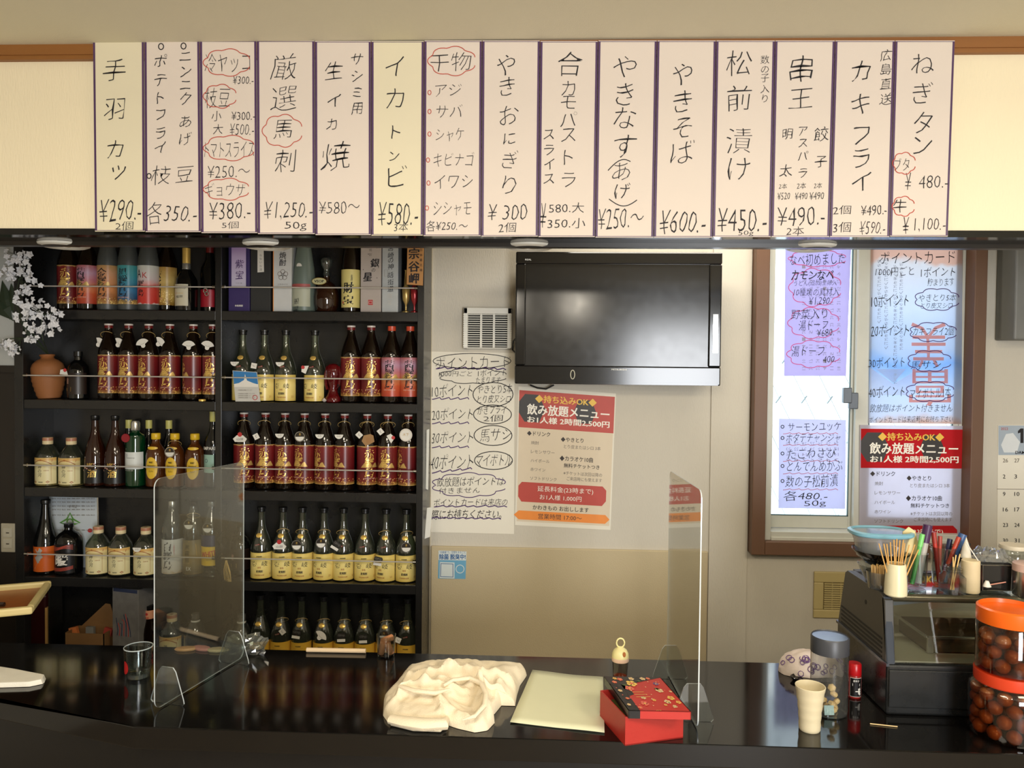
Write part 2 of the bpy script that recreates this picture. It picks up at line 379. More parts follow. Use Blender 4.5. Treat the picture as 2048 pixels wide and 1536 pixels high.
# recessed downlights in the soffit
for i, (px, py, word) in enumerate([(55, 472, 'leftmost, above the white flowers'), (496, 476, 'above the middle of the black cabinet'),
                                    (1058, 485, 'above the television'), (1640, 488, 'in front of the window')]):
    c = atZ(px, py, Zsof - .004)
    r = empty('downlight', (c.x, 2.27, Zsof - .0005), 'unlit round white downlight ring in the dark soffit, ' + word, 'downlight', 'downlights in the soffit')
    B().lathe([(.046, 0), (.048, -.006), (.060, -.010), (.070, -.006), (.072, 0)], 40, cap=False).obj('trim_ring', m_white, r)
    B().lathe([(.046, -.002), (.040, -.0015), (.0001, -.001)], 40, cap=False).obj('lamp_lens', M('lamp_lens', (150, 148, 136), .3), r)
    B().lathe([(.046, -.0025), (.044, -.005), (.038, -.0055), (.0365, -.002)], 40, cap=False).obj('inner_ring', m_steel, r)
# ------------------------------------------------------------------ window
wi = empty('window_1', (0, 0, 0)); wi['kind'] = 'structure'
zb = lambda x, y, Y: atY(x, y, Y).z
fr = B()
fr.box((wx0, 3.07, wz0), (ix0, YW + .08, wz1)).box((ix1, 3.07, wz0), (wx1, YW + .08, wz1)).box((ix0, 3.07, wz0), (ix1, YW + .08, iz0)).box((ix0, 3.07, iz1), (ix1, YW + .08, wz1))
fr.obj('window_frame', m_brown, wi, bevel=.003)
fr2 = B(); gy = 3.16; ax0, ax1 = ix0 + .03, ix1 - .012; az = iz0 + .035
fr2.box((ix0, 3.10, iz0), (ax0, gy + .05, iz1)).box((ax1, 3.137, iz0), (ix1, gy + .05, iz1)).box((ax0, 3.10, iz0), (ax1, gy + .05, az))
fr2.box((ax0, 3.094, iz0), (ax1, 3.10, iz0 + .014))
fr2.obj('aluminium_jamb', m_alu, wi, bevel=.002)
def sash(xa, xb, y, zb0, st, sb, nm):
    s_ = B().box((xa, y, zb0), (xa + st[0], y + .022, iz1)).box((xb - st[1], y, zb0), (xb, y + .022, iz1)).box((xa + st[0], y, zb0), (xb - st[1], y + .022, zb0 + sb))
    o = s_.obj(nm, m_alu, wi, bevel=.0015)
    B().box((xa + st[0], y + .009, zb0 + sb), (xb - st[1], y + .013, iz1)).obj('pane', m_glass, o)
    g = B().box((xa + st[0], y - .001, zb0 + sb), (xa + st[0] + .004, y + .004, iz1)).box((xb - st[1] - .004, y - .001, zb0 + sb), (xb - st[1], y + .004, iz1))
    g.box((xa + st[0], y - .001, zb0 + sb), (xb - st[1], y + .004, zb0 + sb + .004)).obj('gasket', M('teal_gasket', (70, 96, 104), .5), o)
xm0, xm1 = atY(1702, 800, 3.16).x, atY(1741, 800, 3.14).x
sash(ax0, xm1 - .012, 3.172, az + .002, (.012, .055), .050, 'sliding_sash')
sash(xm0 + .012, ax1, 3.142, az + .002, (.052, .022), .055, 'sliding_sash')
c = atY(1692, 800, 3.14)
lk = B().box((xm0 - .02, 3.125, c.z - .035), (xm0 + .016, 3.142, c.z + .03)).box((xm0 - .045, 3.118, c.z - .012), (xm0 - .012, 3.14, c.z + .05))
lk.obj('sash_lock', M('lock_grey', (98, 104, 112), .35, metal=.6), wi, bevel=.003)
# outside: pale wall, wire guard
struct('outside_wall', B().box((.4, 7.5, -1), (6.5, 7.6, 1.15)), M('pale_render', (232, 232, 228), .8))
wg = B()
for k in range(-4, 12):
    xa = 1.2 + k * .115; wg.tube([(xa, 3.55, 1.75), (xa + .45, 3.55, .85)], .0016, 5)
for k in range(-2, 12):
    for q in range(6):
        xa = 1.2 + k * .115 + q * .09; za = 1.75 - q * .18; wg.tube([(xa - .012, 3.55, za - .03), (xa + .012, 3.55, za + .004)], .004, 5)
solo(wg.box((.7, 3.54, .84), (2.6, 3.56, .86)).box((.7, 3.54, 1.72), (.72, 3.56, .84)), 'wire_guard', M('galvanised_wire', (176, 184, 190), .4, metal=.6), 'pale diagonal wire guard outside the window', 'fence')
# ------------------------------------------------------------------ counter
front = [atZ(-260, 1346, ZC), atZ(0, 1398, ZC), atZ(275, 1447, ZC)]
yf = sum(atZ(x, y, ZC).y for x, y in ((700, 1463), (1024, 1476), (1640, 1502))) / 3
front[2].y = yf; back_y = sum(atZ(x, y, ZC).y for x, y in ((438, 1294), (826, 1304), (1408, 1326))) / 3
ang = front[1] - front[2]; far = front[2] + ang * ((XL + .01 - front[2].x) / ang.x)
def slab(f0, inset, za, zb_, yb):
    n = Vector((0, inset, 0))
    return [Vector((XR - .01, yf + inset, za)), Vector((XR - .01, yb, za)), Vector((XL + .01, yb, za))] + [Vector((far.x, far.y + inset, za)), Vector((front[2].x, yf + inset, za))], (0, 0, zb_ - za)
pts, d = slab(front, 0, ZC - .052, ZC, back_y)
ct = empty('bar_counter', (0.1, 2.0, 0), 'glossy black bar counter running across the foreground', 'counter')
def toW(o): 
    o.location = -Vector(o.parent.location); return o
toW(B().prism(pts, d).obj('counter_top', m_black, ct, bevel=.0025))
pts, d = slab(front, .035, 0.0, ZC - .052, back_y - .04)
toW(B().prism(pts, d).obj('counter_front', M('counter_front_black', (10, 10, 11), .35, var=.2), ct))
# ------------------------------------------------------------------ back-bar cabinet
cx = [atY(x, 900, YS).x for x in (29, 47, 430, 443, 833, 846)]
stop = [zb(640, y, YS) for y in (623, 806, 985, 1167, 1347)]; th = .036
cab = empty('shelf_cabinet', (cx[2], 3.03, 0), 'black back-bar cabinet of two open bottle bays on the kitchen wall', 'cabinet')
def cb(n, a, b, m=m_cab, bev=.0015): return toW(B().box(a, b).obj(n, m, cab, bevel=bev))
cb('side_panel', (cx[0], YS, 0), (cx[1], YW, 2.4)); cb('side_panel', (cx[4], YS, 0), (cx[5], YW, 2.4)); cb('divider', (cx[2], YS, 0), (cx[3], YW, 2.4))
cb('back_panel', (cx[0] + .002, YW - .012, 0), (cx[5] - .002, YW - .001, 2.4), bev=0); cb('top_panel', (cx[0], YS, 2.4), (cx[5], YW, 2.43))
for z in stop:
    cb('shelf', (cx[1], YS + .003, z - th), (cx[2], YW - .012, z)); cb('shelf', (cx[3], YS + .003, z - th), (cx[4], YW - .012, z))
for bay, (xa, xb) in enumerate(((cx[1], cx[2]), (cx[3], cx[4]))):
    for y in (575, 757, 940, 1121):
        z = zb(640, y, YS) - (0 if bay else 0)
        r = toW(B().tube([(xa, YS + .004, z), (xb, YS + .004, z)], .0027, 8).obj('guard_rail', M('polished_rail', (206, 200, 190), .3, metal=.35, var=.05), cab))
        e = B()
        for q in (xa + .006, xb - .006): e.tube([(q - .006, YS + .004, z), (q + .006, YS + .004, z)], .007, 10).tube([(q, YS + .004, z), (q, YS + .03, z)], .004, 8)
        toW(e.obj('rail_bracket', m_steel, cab))
# the wall to the left of the cabinet
struct('trim_6', B().box((XL, YS + .03, 0), (cx[0], YW, 2.4)), m_darkwood)
struct('trim_7', B().box((XL, YS + .01, zb(10, 745, YS)), (cx[0], YS + .03, zb(10, 731, YS))), m_darkwood)
solo(B().box((cx[0] - .5, YS + .02, zb(10, 731, YS)), (cx[0], YS + .0295, zb(10, 470, YS))), 'wall_board', M('pale_grey_board', (176, 178, 174), .5, var=.03),
     'pale grey board behind the white flowers at the left edge', 'board')
sw = empty('switch_plate', atY(18, 1075, YS + .03) , 'cream double light switch plate left of the cabinet', 'switch')
q = sw.location; px = .00192
B().box((-.029, -.008, -.058), (.029, 0, .058)).obj('plate', M('switch_cream', (176, 168, 146), .4), sw, bevel=.004)
for z in (.022, -.022):
    o = B().box((-.018, -.011, z - .019), (.018, -.006, z + .019)).obj('rocker', M('rocker_cream', (186, 180, 160), .35), sw, bevel=.002)
    B().box((-.004, -.0118, z - .003), (.008, -.0105, z + .001)).obj('indicator', M('indicator_dark', (60, 52, 40), .4), o)
# ------------------------------------------------------------------ vents
v = empty('ventilation_grille', atY(976, 657, YW), 'white square louvred vent left of the television', 'vent')
W2, H2 = .098, .083
g = B().box((-W2, -.03, H2 - .026), (W2, 0, H2)).box((-W2, -.03, -H2), (W2, 0, -H2 + .006)).box((-W2, -.03, -H2), (-W2 + .018, 0, H2)).box((W2 - .018, -.03, -H2), (W2, 0, H2))
g.obj('housing', m_white, v, bevel=.003)
B().box((-W2 + .018, -.004, -H2 + .006), (W2 - .018, -.001, H2 - .026)).obj('dark_void', M('vent_dark', (24, 24, 24), .8), v)
for k in range(15):
    z = -H2 + .010 + k * (2 * H2 - .036) / 14.5
    B().box((-W2 + .018, -.026, z), (W2 - .018, -.008, z + .0032)).obj('louvre', m_white, v)
    B().box((-W2 - .0004, -.0306, z), (-W2 + .016, -.029, z + .0032)).box((W2 - .016, -.0306, z), (W2 + .0004, -.029, z + .0032)).obj('side_rib', M('rib_shadow_white', (236, 236, 228), .5), v)  # ribs in a slightly lighter white than the housing
for x in (-.030, .022): B().box((x, -.029, -H2 + .006), (x + .008, -.006, H2 - .026)).obj('mullion', m_white, v)
c0 = atY(1664, 1189, YW)
v = empty('lower_wall_vent', c0, 'cream yellow framed louvred vent low on the wall under the window', 'vent')
B().box((-.075, -.010, -.094), (.105, 0, -.060)).box((-.075, -.010, .050), (.105, 0, .094)).box((-.075, -.010, -.06), (-.036, 0, .05)).box((.07, -.010, -.06), (.105, 0, .05)).obj('frame', m_cream, v, bevel=.004)
B().box((-.036, -.003, -.06), (.07, -.001, .05)).obj('backing', M('vent_cream_dark', (120, 104, 62), .7), v)
for k in range(12): B().box((-.034, -.009, -.057 + k * .009), (.07, -.003, -.0515 + k * .009)).obj('louvre', m_cream, v)
for x in (-.004, .03): B().box((x, -.0098, -.06), (x + .003, -.002, .05)).obj('mullion', m_cream, v)
# ------------------------------------------------------------------ television
tl, br = atY(1032, 503, 2.98), atY(1441, 772, 2.98)
tc_ = (tl + br) / 2; hw, hh = (br.x - tl.x) / 2, (tl.z - br.z) / 2
tv = empty('television', tc_, 'black flat television hanging on the wall', 'television')
m_tv = M('gloss_black_bezel', (14, 14, 16), .12, var=.1)
b = B(); i = .046
b.box((-hw, -.0, hh - i), (hw, .05, hh)).box((-hw, 0, -hh), (hw, .05, -hh + .072)).box((-hw, 0, -hh + .072), (-hw + .040, .05, hh - i)).box((hw - .048, 0, -hh + .072), (hw, .05, hh - i))
b.obj('bezel', m_tv, tv, bevel=.005)
B().box((-hw + .038, .008, -hh + .07), (hw - .046, .04, hh - i + .002)).obj('screen', M('screen_glass', (22, 22, 23), .16, var=.1, rvar=.03), tv)
B().box((-hw + .04, .05, -hh + .04), (hw - .04, .13, hh - .03)).obj('back_cover', M('tv_back', (20, 20, 21), .5), tv, bevel=.012)
B().box((-hw + .01, -.004, -hh + .001), (hw - .01, .002, -hh + .010)).obj('lower_lip', m_tv, tv)
B().box((hw - .034, -.003, -.13), (hw - .012, .001, .02)).obj('chrome_strip', M('chrome', (200, 204, 210), .08, metal=1.0), tv, bevel=.001)
B().box((-.12, .13, -.12), (.12, YW - tc_.y, .12)).obj('wall_bracket', M('bracket_black', (20, 20, 20), .5), tv)
d = D(lambda x, y, k: Vector((x / 1000, -.0004 * k - .0002, -y / 1000)))
m_lt = M('white_print', (225, 225, 220), .5)
d.fit('lettering', m_lt, 'REAL', -hw * 1000 + 36, -hh * 1000 + 28, -hw * 1000 + 60, -hh * 1000 + 34, .02)
d.fit('lettering', m_lt, 'MITSUBISHI', -22, hh * 1000 - 62, 36, hh * 1000 - 56, .02)
d.oval('sticker_ring', M('grey_ring_sticker', (170, 166, 140), .4), -hw * 1000 + 224, hh * 1000 - 38, 8, 17, 3)
d.build(None) and None
for p_, me in []: pass
for o in [o for o in COL.objects if o.parent is None and o.name.split('.')[0] in ('lettering', 'sticker_ring')]: o.parent = tv
# cable of the television
cb_ = B().tube([atY(x, y, 3.10) for x, y in ((1060, 770), (1075, 776), (1092, 778), (1108, 770))], .0035, 6).tube([atY(x, y, 3.09) for x, y in ((1036, 672), (1027, 682), (1025, 700), (1032, 706))], .0035, 6)
solo(cb_, 'television_cable', M('black_cable', (18, 18, 18), .5), 'black cable looping out below the television', 'cable')
# ================================================================== the hand-lettered menu strips
m_strip = M('menu_strip_paper', (226, 213, 200), .75, var=.02, scale=4, bump=.15, bscale=60)
m_strip2 = M('menu_strip_paper_yellow', (230, 220, 190), .75, var=.02, scale=4, bump=.15, bscale=60)
m_tape = M('purple_tape', (80, 52, 92), .45, var=.2, scale=18)
YP = 2.087
SX = [(186, 289), (289, 400), (400, 514), (514, 630), (630, 743), (743, 849), (849, 965), (965, 1081), (1081, 1197), (1197, 1315), (1315, 1433), (1433, 1551), (1551, 1671), (1671, 1791), (1791, 1911)]
BX = [(190, 291), (291, 403), (403, 516), (516, 631), (631, 743), (743, 847), (847, 963), (963, 1077), (1077, 1191), (1191, 1308), (1308, 1426), (1426, 1543), (1543, 1660), (1660, 1780), (1780, 1897)]
BY = [463, 464, 466, 468, 470, 471, 472, 473, 474, 475, 475, 474, 474, 474, 473]
TXT = [
 [('c','手羽',229,(140,218),50),('c','カ',230,(298,),44),('c','ツ',237,(345,),36),('f','¥290.-',199,398,284,442),('f','2個',231,443,266,460)],
 [('c','ニンニクあげ',371,(113,143,170,197,243,278),28),('o',367,92,5,6),('o',322,93,5,6),('c','ポテトフライ',321,(121,160,195,230,267,295),29),('c','枝',322,(350,),42),('c','豆',369,(348,),40),('o',298,352,4,5),('f','各350.-',295,404,394,447)],
 [('f','冷ヤッコ',411,106,500,144),('k',406,97,502,153),('f','¥300.-',466,152,507,168),('f','枝豆',410,176,460,215),('k',406,168,474,217),('c','小',433,(232,),22),('f','¥300.-',463,223,510,240),('c','大',436,(258,),22),('f','¥500.-',460,247,508,270),
  ('f','トマトスライス',410,284,508,314),('k',406,270,511,322),('f','¥250.〜',415,331,500,355),('f','ギョウザ',410,366,490,392),('k',406,356,500,401),('f','¥380.-',418,404,502,438),('f','5個',444,443,477,457)],
 [('c','厳選',568,(134,197),56),('c','馬',566,(258,),44),('k',524,228,606,295),('c','刺',571,(322,),50),('f','¥1,250.-',529,403,625,441),('f','50g',570,443,613,462)],
 [('c','サシミ用',714,(118,152,185,217),27),('c','生',668,(141,),40),('c','イ',668,(201,),34),('c','カ',664,(248,),28),('c','焼',672,(312,),62),('f','¥580〜',638,402,720,427)],
 [('c','イカ',790,(133,196),50),('c','ト',792,(264,),34),('c','ン',789,(312,),26),('c','ビ',794,(352,),52),('f','¥580.-',757,404,836,450),('f','3本',788,445,816,463)],
 [('f','干物',860,106,942,142),('k',855,92,953,152),('f','アジ',870,168,922,192),('f','サバ',872,210,925,235),('f','シャケ',872,257,928,282),('f','キビナゴ',868,305,948,332),('f','イワシ',869,350,945,376),('f','シシャモ',867,404,942,431),
  ('r',859,185),('r',859,223),('r',859,268),('r',856,320),('r',857,366),('r',854,416),('f','各¥250.〜',853,441,935,462)],
 [('c','や',1012,(130,),48),('c','き',1014,(173,),44),('c','お',1018,(230,),46),('c','に',1019,(277,),30),('c','ぎ',1021,(320,),40),('c','り',1019,(370,),46),('f','¥ 300',977,408,1054,440),('f','2個',997,445,1032,465)],
 [('c','合',1140,(127,),56),('c','カモパストラ',1137,(176,205,238,270,314,360),38),('c','スライス',1098,(269,300,328,358),27),('f','¥',1081,407,1092,456),('f','580.大',1098,405,1168,426),('f','350.小',1095,436,1171,457)],
 [('c','やきなす',1250,(134,188,236,292),54),('c','あ',1243,(342,),44),('c','げ',1245,(382,),36),('a',1216,320),('f','¥250.〜',1196,416,1287,457)],
 [('c','やきそば',1365,(148,203,256,304),52),('f','¥600.-',1321,420,1412,466)],
 [('c','松前漬け',1478,(126,196,281,338),56),('c','数の子入り',1530,(119,139,156,178,197),19),('f','¥450.-',1436,416,1533,463),('f','50g',1477,461,1507,473)],
 [('c','串',1603,(138,),60),('c','王',1602,(197,),52),('c','明',1575,(268,),24),('c','太',1572,(341,),27),('c','アスパラ',1606,(262,286,311,346),23),('c','餃',1643,(268,),31),('c','子',1642,(323,),27),
  ('f','2本',1558,367,1574,378),('f','2本',1594,365,1612,378),('f','2本',1628,365,1644,377),('f','¥520',1555,385,1580,399),('f','¥490',1590,385,1615,399),('f','¥490',1619,384,1648,399),('f','¥490.-',1555,413,1650,451),('f','2本',1573,453,1608,471)],
 [('c','カキフライ',1722,(142,208,271,318,363),50),('c','広島直送',1772,(110,138,167,198),25),('f','2個',1666,411,1702,429),('f','¥490.-',1722,410,1774,430),('f','3個',1666,444,1702,465),('f','¥590.-',1720,442,1771,468)],
 [('c','ねぎタン',1846,(127,186,245,290),50),('f','ブタ',1788,316,1819,341),('k',1785,304,1832,349),('f','¥',1811,346,1822,380),('f','480.-',1838,351,1897,376),('c','牛',1800,(412,),30),('k',1784,392,1830,433),('f','¥',1806,434,1818,468),('f','1,100.-',1829,436,1891,464)],
]
SL = ['chicken wing cutlets, price 290, leftmost of all', 'garlic and potato fries, price 350', 'cold tofu with five red clouds', 'horse sashimi in one red cloud, price 1,250', 'grilled squid, price 580 faint', 'squid jerky on yellower paper',
      'dried fish with red bullets', 'grilled rice balls, price 300', 'duck pastrami, prices 580 and 350', 'fried eggplant with bracketed end', 'fried noodles, price 600', 'pine pickles, price 450',
      'skewers in three small columns', 'fried oysters, two prices below', 'leek tongue with two clouds, rightmost of all']
for i, (sx, bx, by, tx) in enumerate(zip(SX, BX, BY, TXT)):
    ty = 81 + (1 if i in (4, 5, 8) else 0)
    r = sheet('menu_strip', [(sx[0], ty), (sx[1] - 1.5, ty), (bx[1] - 1.5, by), (bx[0], by)], YP, m_strip2 if i in (0, 5) else m_strip,
              'handwritten menu strip for ' + SL[i], 'menu', 'handwritten menu strips on the bulkhead')
    d = D(plane_f(YP, .0004)); hw_ = 4.2
    a, b_, c_, e_ = (sx[0], ty), (sx[1] - 1.5, ty), (bx[1] - 1.5, by), (bx[0], by)
    ins = hw_ / 2
    d.line('tape_border', m_tape, [(a[0]+ins, a[1]+ins), (b_[0]-ins, b_[1]+ins), (c_[0]-ins, c_[1]-ins), (e_[0]+ins, e_[1]-ins)], hw_, True, 1)
    for t in tx:
        k = t[0]
        hz = .8 + .25 * math.sin(i * 2.1)
        if k == 'c': d.col('lettering', m_ink, t[1], t[2], t[3], t[4], -.017 if t[4] > 36 else -.010, hz, 2)
        elif k == 'f':
            fl = (t[5] - t[3]) < 22
            d.fit('lettering', m_ink, t[1], t[2], t[3], t[4], t[5], -.010 if fl else -.018, hz * .9, 0, 2)
        elif k == 'k': d.lay = 3; d.cloud('cloud_outline', m_red, t[1], t[2], t[3], t[4], 1.5)
        elif k == 'o': d.oval('lettering', m_ink, t[1], t[2], t[3], t[4], 2, lay=2)
        elif k == 'r': d.oval('red_bullet', m_red, t[1], t[2], 3.2, 4.4, 1.3, lay=3)
        elif k == 'a':
            d.line('lettering', m_ink, [(t[1] + 45 * u, t[2] + 22 * (1 - math.sin(u * 2.2)) - 1) for u in [j / 12 for j in range(13)]], 1.8, lay=2)
            d.line('lettering', m_ink, [(t[1] + 2 + 56 * u, t[2] + 78 + 14 * math.sin(u * 3.0) + 0) for u in [j / 12 for j in range(13)]], 1.8, lay=2)
    d.build(r)
# ================================================================== notices on the wall and window
m_paper = M('white_paper', (236, 230, 214), .8, var=.02, scale=5)
def point_card(r, f, hand=1.0, inkm=None):
    d = D(f); ink = inkm or m_ink
    L_ = lambda t, a, b, c, e, o=-.014: d.fit('lettering', ink, t, a, b, c, e, o, hand, 0, 2)
    return d, L_
r = sheet('point_card_notice', [(861, 703), (1029, 706), (1028, 1068), (862, 1064)], YW - .0012, m_paper, 'handwritten white point card notice on the wall below the white vent', 'notice')
d, L_ = point_card(r, plane_f(YW - .0015, .0004))
L_('ポイントカード', 872, 712, 1020, 736); L_('1000円ごと', 878, 742, 944, 753, -.008); L_('1ポイント', 956, 739, 1013, 752, -.008); L_('たまります', 952, 754, 1001, 766, -.008)
L_('10ポイント', 864, 768, 946, 793); L_('やきとり5本', 955, 769, 1025, 787, -.008); L_('とり皮又シロ', 955, 790, 1021, 806, -.008)
L_('20ポイント', 864, 816, 946, 839); L_('かきフライ', 955, 812, 1012, 828, -.008); L_('2個', 967, 830, 1005, 843, -.008)
L_('30ポイント', 864, 862, 946, 886); L_('馬サシ', 960, 858, 1022, 882)
L_('40ポイント', 861, 908, 946, 938); L_('マイボトル', 953, 908, 1024, 932)
L_('飲放題はポイントは', 874, 954, 1008, 972, -.008); L_('付きません', 878, 975, 960, 987, -.008)
L_('ポイントカードは来店の', 868, 997, 1015, 1012, -.008); L_('際にお持ちください。', 864, 1019, 1004, 1038, 0)
d.lay = 3
for y in (796, 845, 893): d.wave('wavy_underline', m_purple, 864, 938, y, 1.8, 2.6, 4)
d.wave('wavy_underline', m_purple, 872, 1012, 735, 2.2, 2.6, 7, 2); d.wave('wavy_underline', m_purple, 864, 944, 944, 2, 2.4, 4, -8)
d.wave('wavy_underline', m_purple, 868, 1014, 1012, 2, 2, 7); d.wave('wavy_underline', m_purple, 862, 1002, 1034, 2, 2.4, 8, 2)
d.oval('outline', m_ink, 944, 722, 78, 15, 1.4); d.oval('outline', m_ink, 986, 789, 40, 24, 1.6); d.oval('outline', m_ink, 985, 829, 38, 19, 1.6)
d.oval('outline', m_ink, 986, 871, 38, 20, 1.6); d.oval('outline', m_ink, 987, 921, 38, 18, 1.6); d.cloud('outline', m_purple, 862, 945, 1014, 995, 1.6, 10)
d.cloud('outline', m_ink, 876, 736, 1016, 768, 1.4, 8)
d.build(r)
m_pr = M('poster_red', (186, 62, 46), .5); m_pk = M('poster_charcoal', (44, 40, 38), .5); m_py = M('poster_gold', (236, 190, 70), .5)
m_pw = M('poster_white_print', (246, 240, 226), .5); m_po = M('poster_orange', (238, 140, 44), .5); m_pt = M('poster_text', (50, 42, 40), .6); m_pg = M('poster_grey_text', (126, 116, 106), .6)
m_pb = M('poster_beige_ground', (222, 206, 180), .6, var=.02)
def drink_poster(r, f, mats, ground=None):
    d = D(f); R_, K_, Y_, Wt, O_, T_, G_ = mats
    if ground: d.poly('printed_ground', ground, [(3, 82), (197, 82), (197, 272), (3, 272)], 1)
    d.poly('red_banner', R_, [(2, 7), (198, 7), (198, 82), (2, 82)], 1)
    hexa = lambda cx, cy, rx, ry: [(cx - rx, cy), (cx - rx * .55, cy - ry), (cx + rx * .55, cy - ry), (cx + rx, cy), (cx + rx * .55, cy + ry), (cx - rx * .55, cy + ry)]
    d.poly('hexagon_print', K_, [(2, 30), (14, 14), (42, 14), (56, 42), (44, 70), (14, 70), (2, 52)], 2); d.poly('hexagon_print', K_, hexa(138, 42, 23, 24), 2)
    t = lambda s_, a, b, c, e, m_, o=0.0: d.fit('lettering', m_, s_, a, b, c, e, o, 0, 0, 3)
    t('◆持ち込みOK◆', 35, 14, 161, 30, Y_, .03); t('飲み放題メニュー', 19, 33, 188, 55, Wt, .03); t('お1人様 2時間2,500円', 20, 58, 189, 72, Wt, .03)
    t('◆ドリンク', 20, 88, 68, 98, T_, .01); t('焼酎', 29, 108, 45, 115, G_); t('レモンサワー', 29, 126, 78, 133, G_); t('ハイボール', 29, 144, 68, 151, G_); t('赤ワイン', 29, 162, 60, 169, G_); t('ソフトドリンク', 29, 180, 84, 187, G_)
    t('◆やきとり', 90, 96, 137, 106, T_, .01); t('とり皮またはシロ 3本', 97, 111, 173, 119, G_); t('◆カラオケ10曲', 89, 134, 158, 145, T_, .01); t('無料チケットつき', 98, 149, 172, 158, T_, .01)
    t('※チケットは次回以降の', 98, 165, 178, 173, G_); t('ご来店時にも使えます', 105, 176, 178, 184, G_)
    d.poly('red_panel', R_, [(5, 200), (12, 192), (180, 192), (188, 200), (188, 222), (180, 232), (12, 232), (5, 222)], 2)
    t('延長料金(23時まで)', 45, 198, 161, 211, Wt); t('お1人様 1,000円', 50, 215, 137, 226, Wt); t('かわきもの お出しします', 36, 237, 153, 247, T_, .01)
    d.poly('orange_arrow', O_, [(-3, 259), (7, 250), (188, 250), (197, 259), (188, 268), (7, 268)], 2); t('営業時間 17:00〜', 48, 254, 139, 265, T_)
    d.build(r)
cE = [(1037, 773), (1232, 787), (1221, 1060), (1030, 1050)]
r = sheet('drinks_poster', cE, YW - .0012, m_paper, 'red and beige printed drinks poster on the wall below the television', 'poster')
drink_poster(r, quad_f(cE, YW - .0015, 200, 280, .0004), (m_pr, m_pk, m_py, m_pw, m_po, m_pt, m_pg), m_pb)
c4 = atY(1033, 1050, YW - .006)
# blue sticker
cS = [(877, 1101), (933, 1103), (931, 1158), (876, 1157)]
r = sheet('blue_sticker', cS, 3.1165, M('sticker_blue', (112, 172, 204), .4), 'small pale blue sticker low on the wall beside the cabinet', 'sticker')
d = D(plane_f(3.116, .0003)); mb = M('sticker_text_blue', (30, 92, 150), .5); ws = M('sticker_white', (214, 222, 220), .5)
d.poly('print', ws, [(877, 1101), (933, 1103), (932, 1121), (877, 1120)], 1); d.poly('print', ws, [(880, 1124), (909, 1125), (909, 1157), (879, 1156)], 1)
d.fit('lettering', mb, '"光触媒"で、空間をまるごと', 879, 1102, 931, 1107, 0, 0, 0, 2); d.fit('lettering', mb, '除菌 脱臭中!', 879, 1108, 931, 1119, .02, 0, 0, 2)
d.line('print', mb, [(882, 1127), (906, 1128), (906, 1154), (881, 1153)], 1.6, True, 2); d.oval('print', ws, 920, 1138, 8, 8, 1.5, lay=2)
d.build(r)
# ---- notices on the window
gY1, gY2 = 3.168, 3.142
mt = lambda n, c, t=.75: translucent(n, c, t)
cA = [(1571, 480), (1703, 480), (1692, 752), (1568, 752)]
r = sheet('lilac_menu_paper', cA, gY1, mt('backlit_lilac', (205, 196, 226)), 'backlit lilac paper with pink-ringed hot pot menu, upper left window pane', 'notice', thick=.0004)
d = D(plane_f(gY1 - .0006, .0004)); pk = M('pink_marker', (206, 70, 130), .7); fr_ = M('show_through_grey', (150, 146, 176), .8)
g = lambda s_, a, b, c, e, o=-.008: d.fit('lettering', m_ink, s_, a, b, c, e, o, 1.0, 0, 3)
g('なべ初めました', 1580, 507, 1690, 530); g('カモンなべ', 1583, 540, 1668, 560, .01); g('うどん(追加)生卵入', 1588, 560, 1674, 573); g('10種類の具材入', 1588, 576, 1678, 592); g('¥1,290.', 1618, 594, 1662, 611)
g('野菜入り', 1583, 618, 1655, 638); g('湯ドーフ', 1598, 640, 1655, 660); g('¥680.', 1634, 658, 1668, 672); g('湯ドーフ', 1583, 692, 1648, 712); g('400.', 1646, 712, 1672, 725)
d.lay = 2
for q in ((1576, 500, 1694, 534), (1577, 536, 1684, 614), (1575, 614, 1680, 678), (1573, 680, 1682, 736)): d.cloud('pink_outline', pk, *q, 1.4, 9)
for j in range(15):
    for i in range(6):
        d.fit('show_through', fr_, str((i * 7 + j * 3) % 30 + 1), 1604 + i * 14, 530 + j * 14.5, 1611 + i * 14, 537 + j * 14.5, 0, 0, PI / 2, 1, 1, True)
d.build(r)
cB = [(1558, 837), (1692, 840), (1690, 1018), (1557, 1016)]
r = sheet('pickle_menu_paper', cB, gY1, mt('backlit_pale_lilac', (214, 212, 232)), 'white backlit menu paper with circle bullets, lower left window pane', 'notice', thick=.0004)
d = D(plane_f(gY1 - .0006, .0004))
for s_, y0_, y1_, xa, xb in (('サーモンユッケ', 845, 862, 1576, 1682), ('ホタテチャンジャ', 867, 885, 1573, 1680), ('たこわさび', 897, 917, 1575, 1672), ('とんでんめかぶ', 922, 942, 1575, 1685), ('数の子松前漬', 950, 974, 1572, 1676), ('各480.-', 982, 1001, 1568, 1655), ('50g', 1001, 1015, 1608, 1652)):
    g(s_, xa, y0_, xb, y1_)
    if y0_ < 960: d.oval('lettering', m_ink, 1565, (y0_ + y1_) / 2, 3, 3, 1.5, lay=3); d.wave('underline', m_red, 1566, 1676, y1_ + 4, 1, 2, 6)
for j in range(4):
    for i in range(7): d.fit('show_through', fr_, str((29 - j * 7 - i) % 30 + 1), 1572 + i * 16, 884 + j * 11, 1581 + i * 16, 890 + j * 11, 0, 0, 0, 1, 1, True)
d.build(r)
cC = [(1742, 490), (1925, 490), (1923, 848), (1737, 846)]
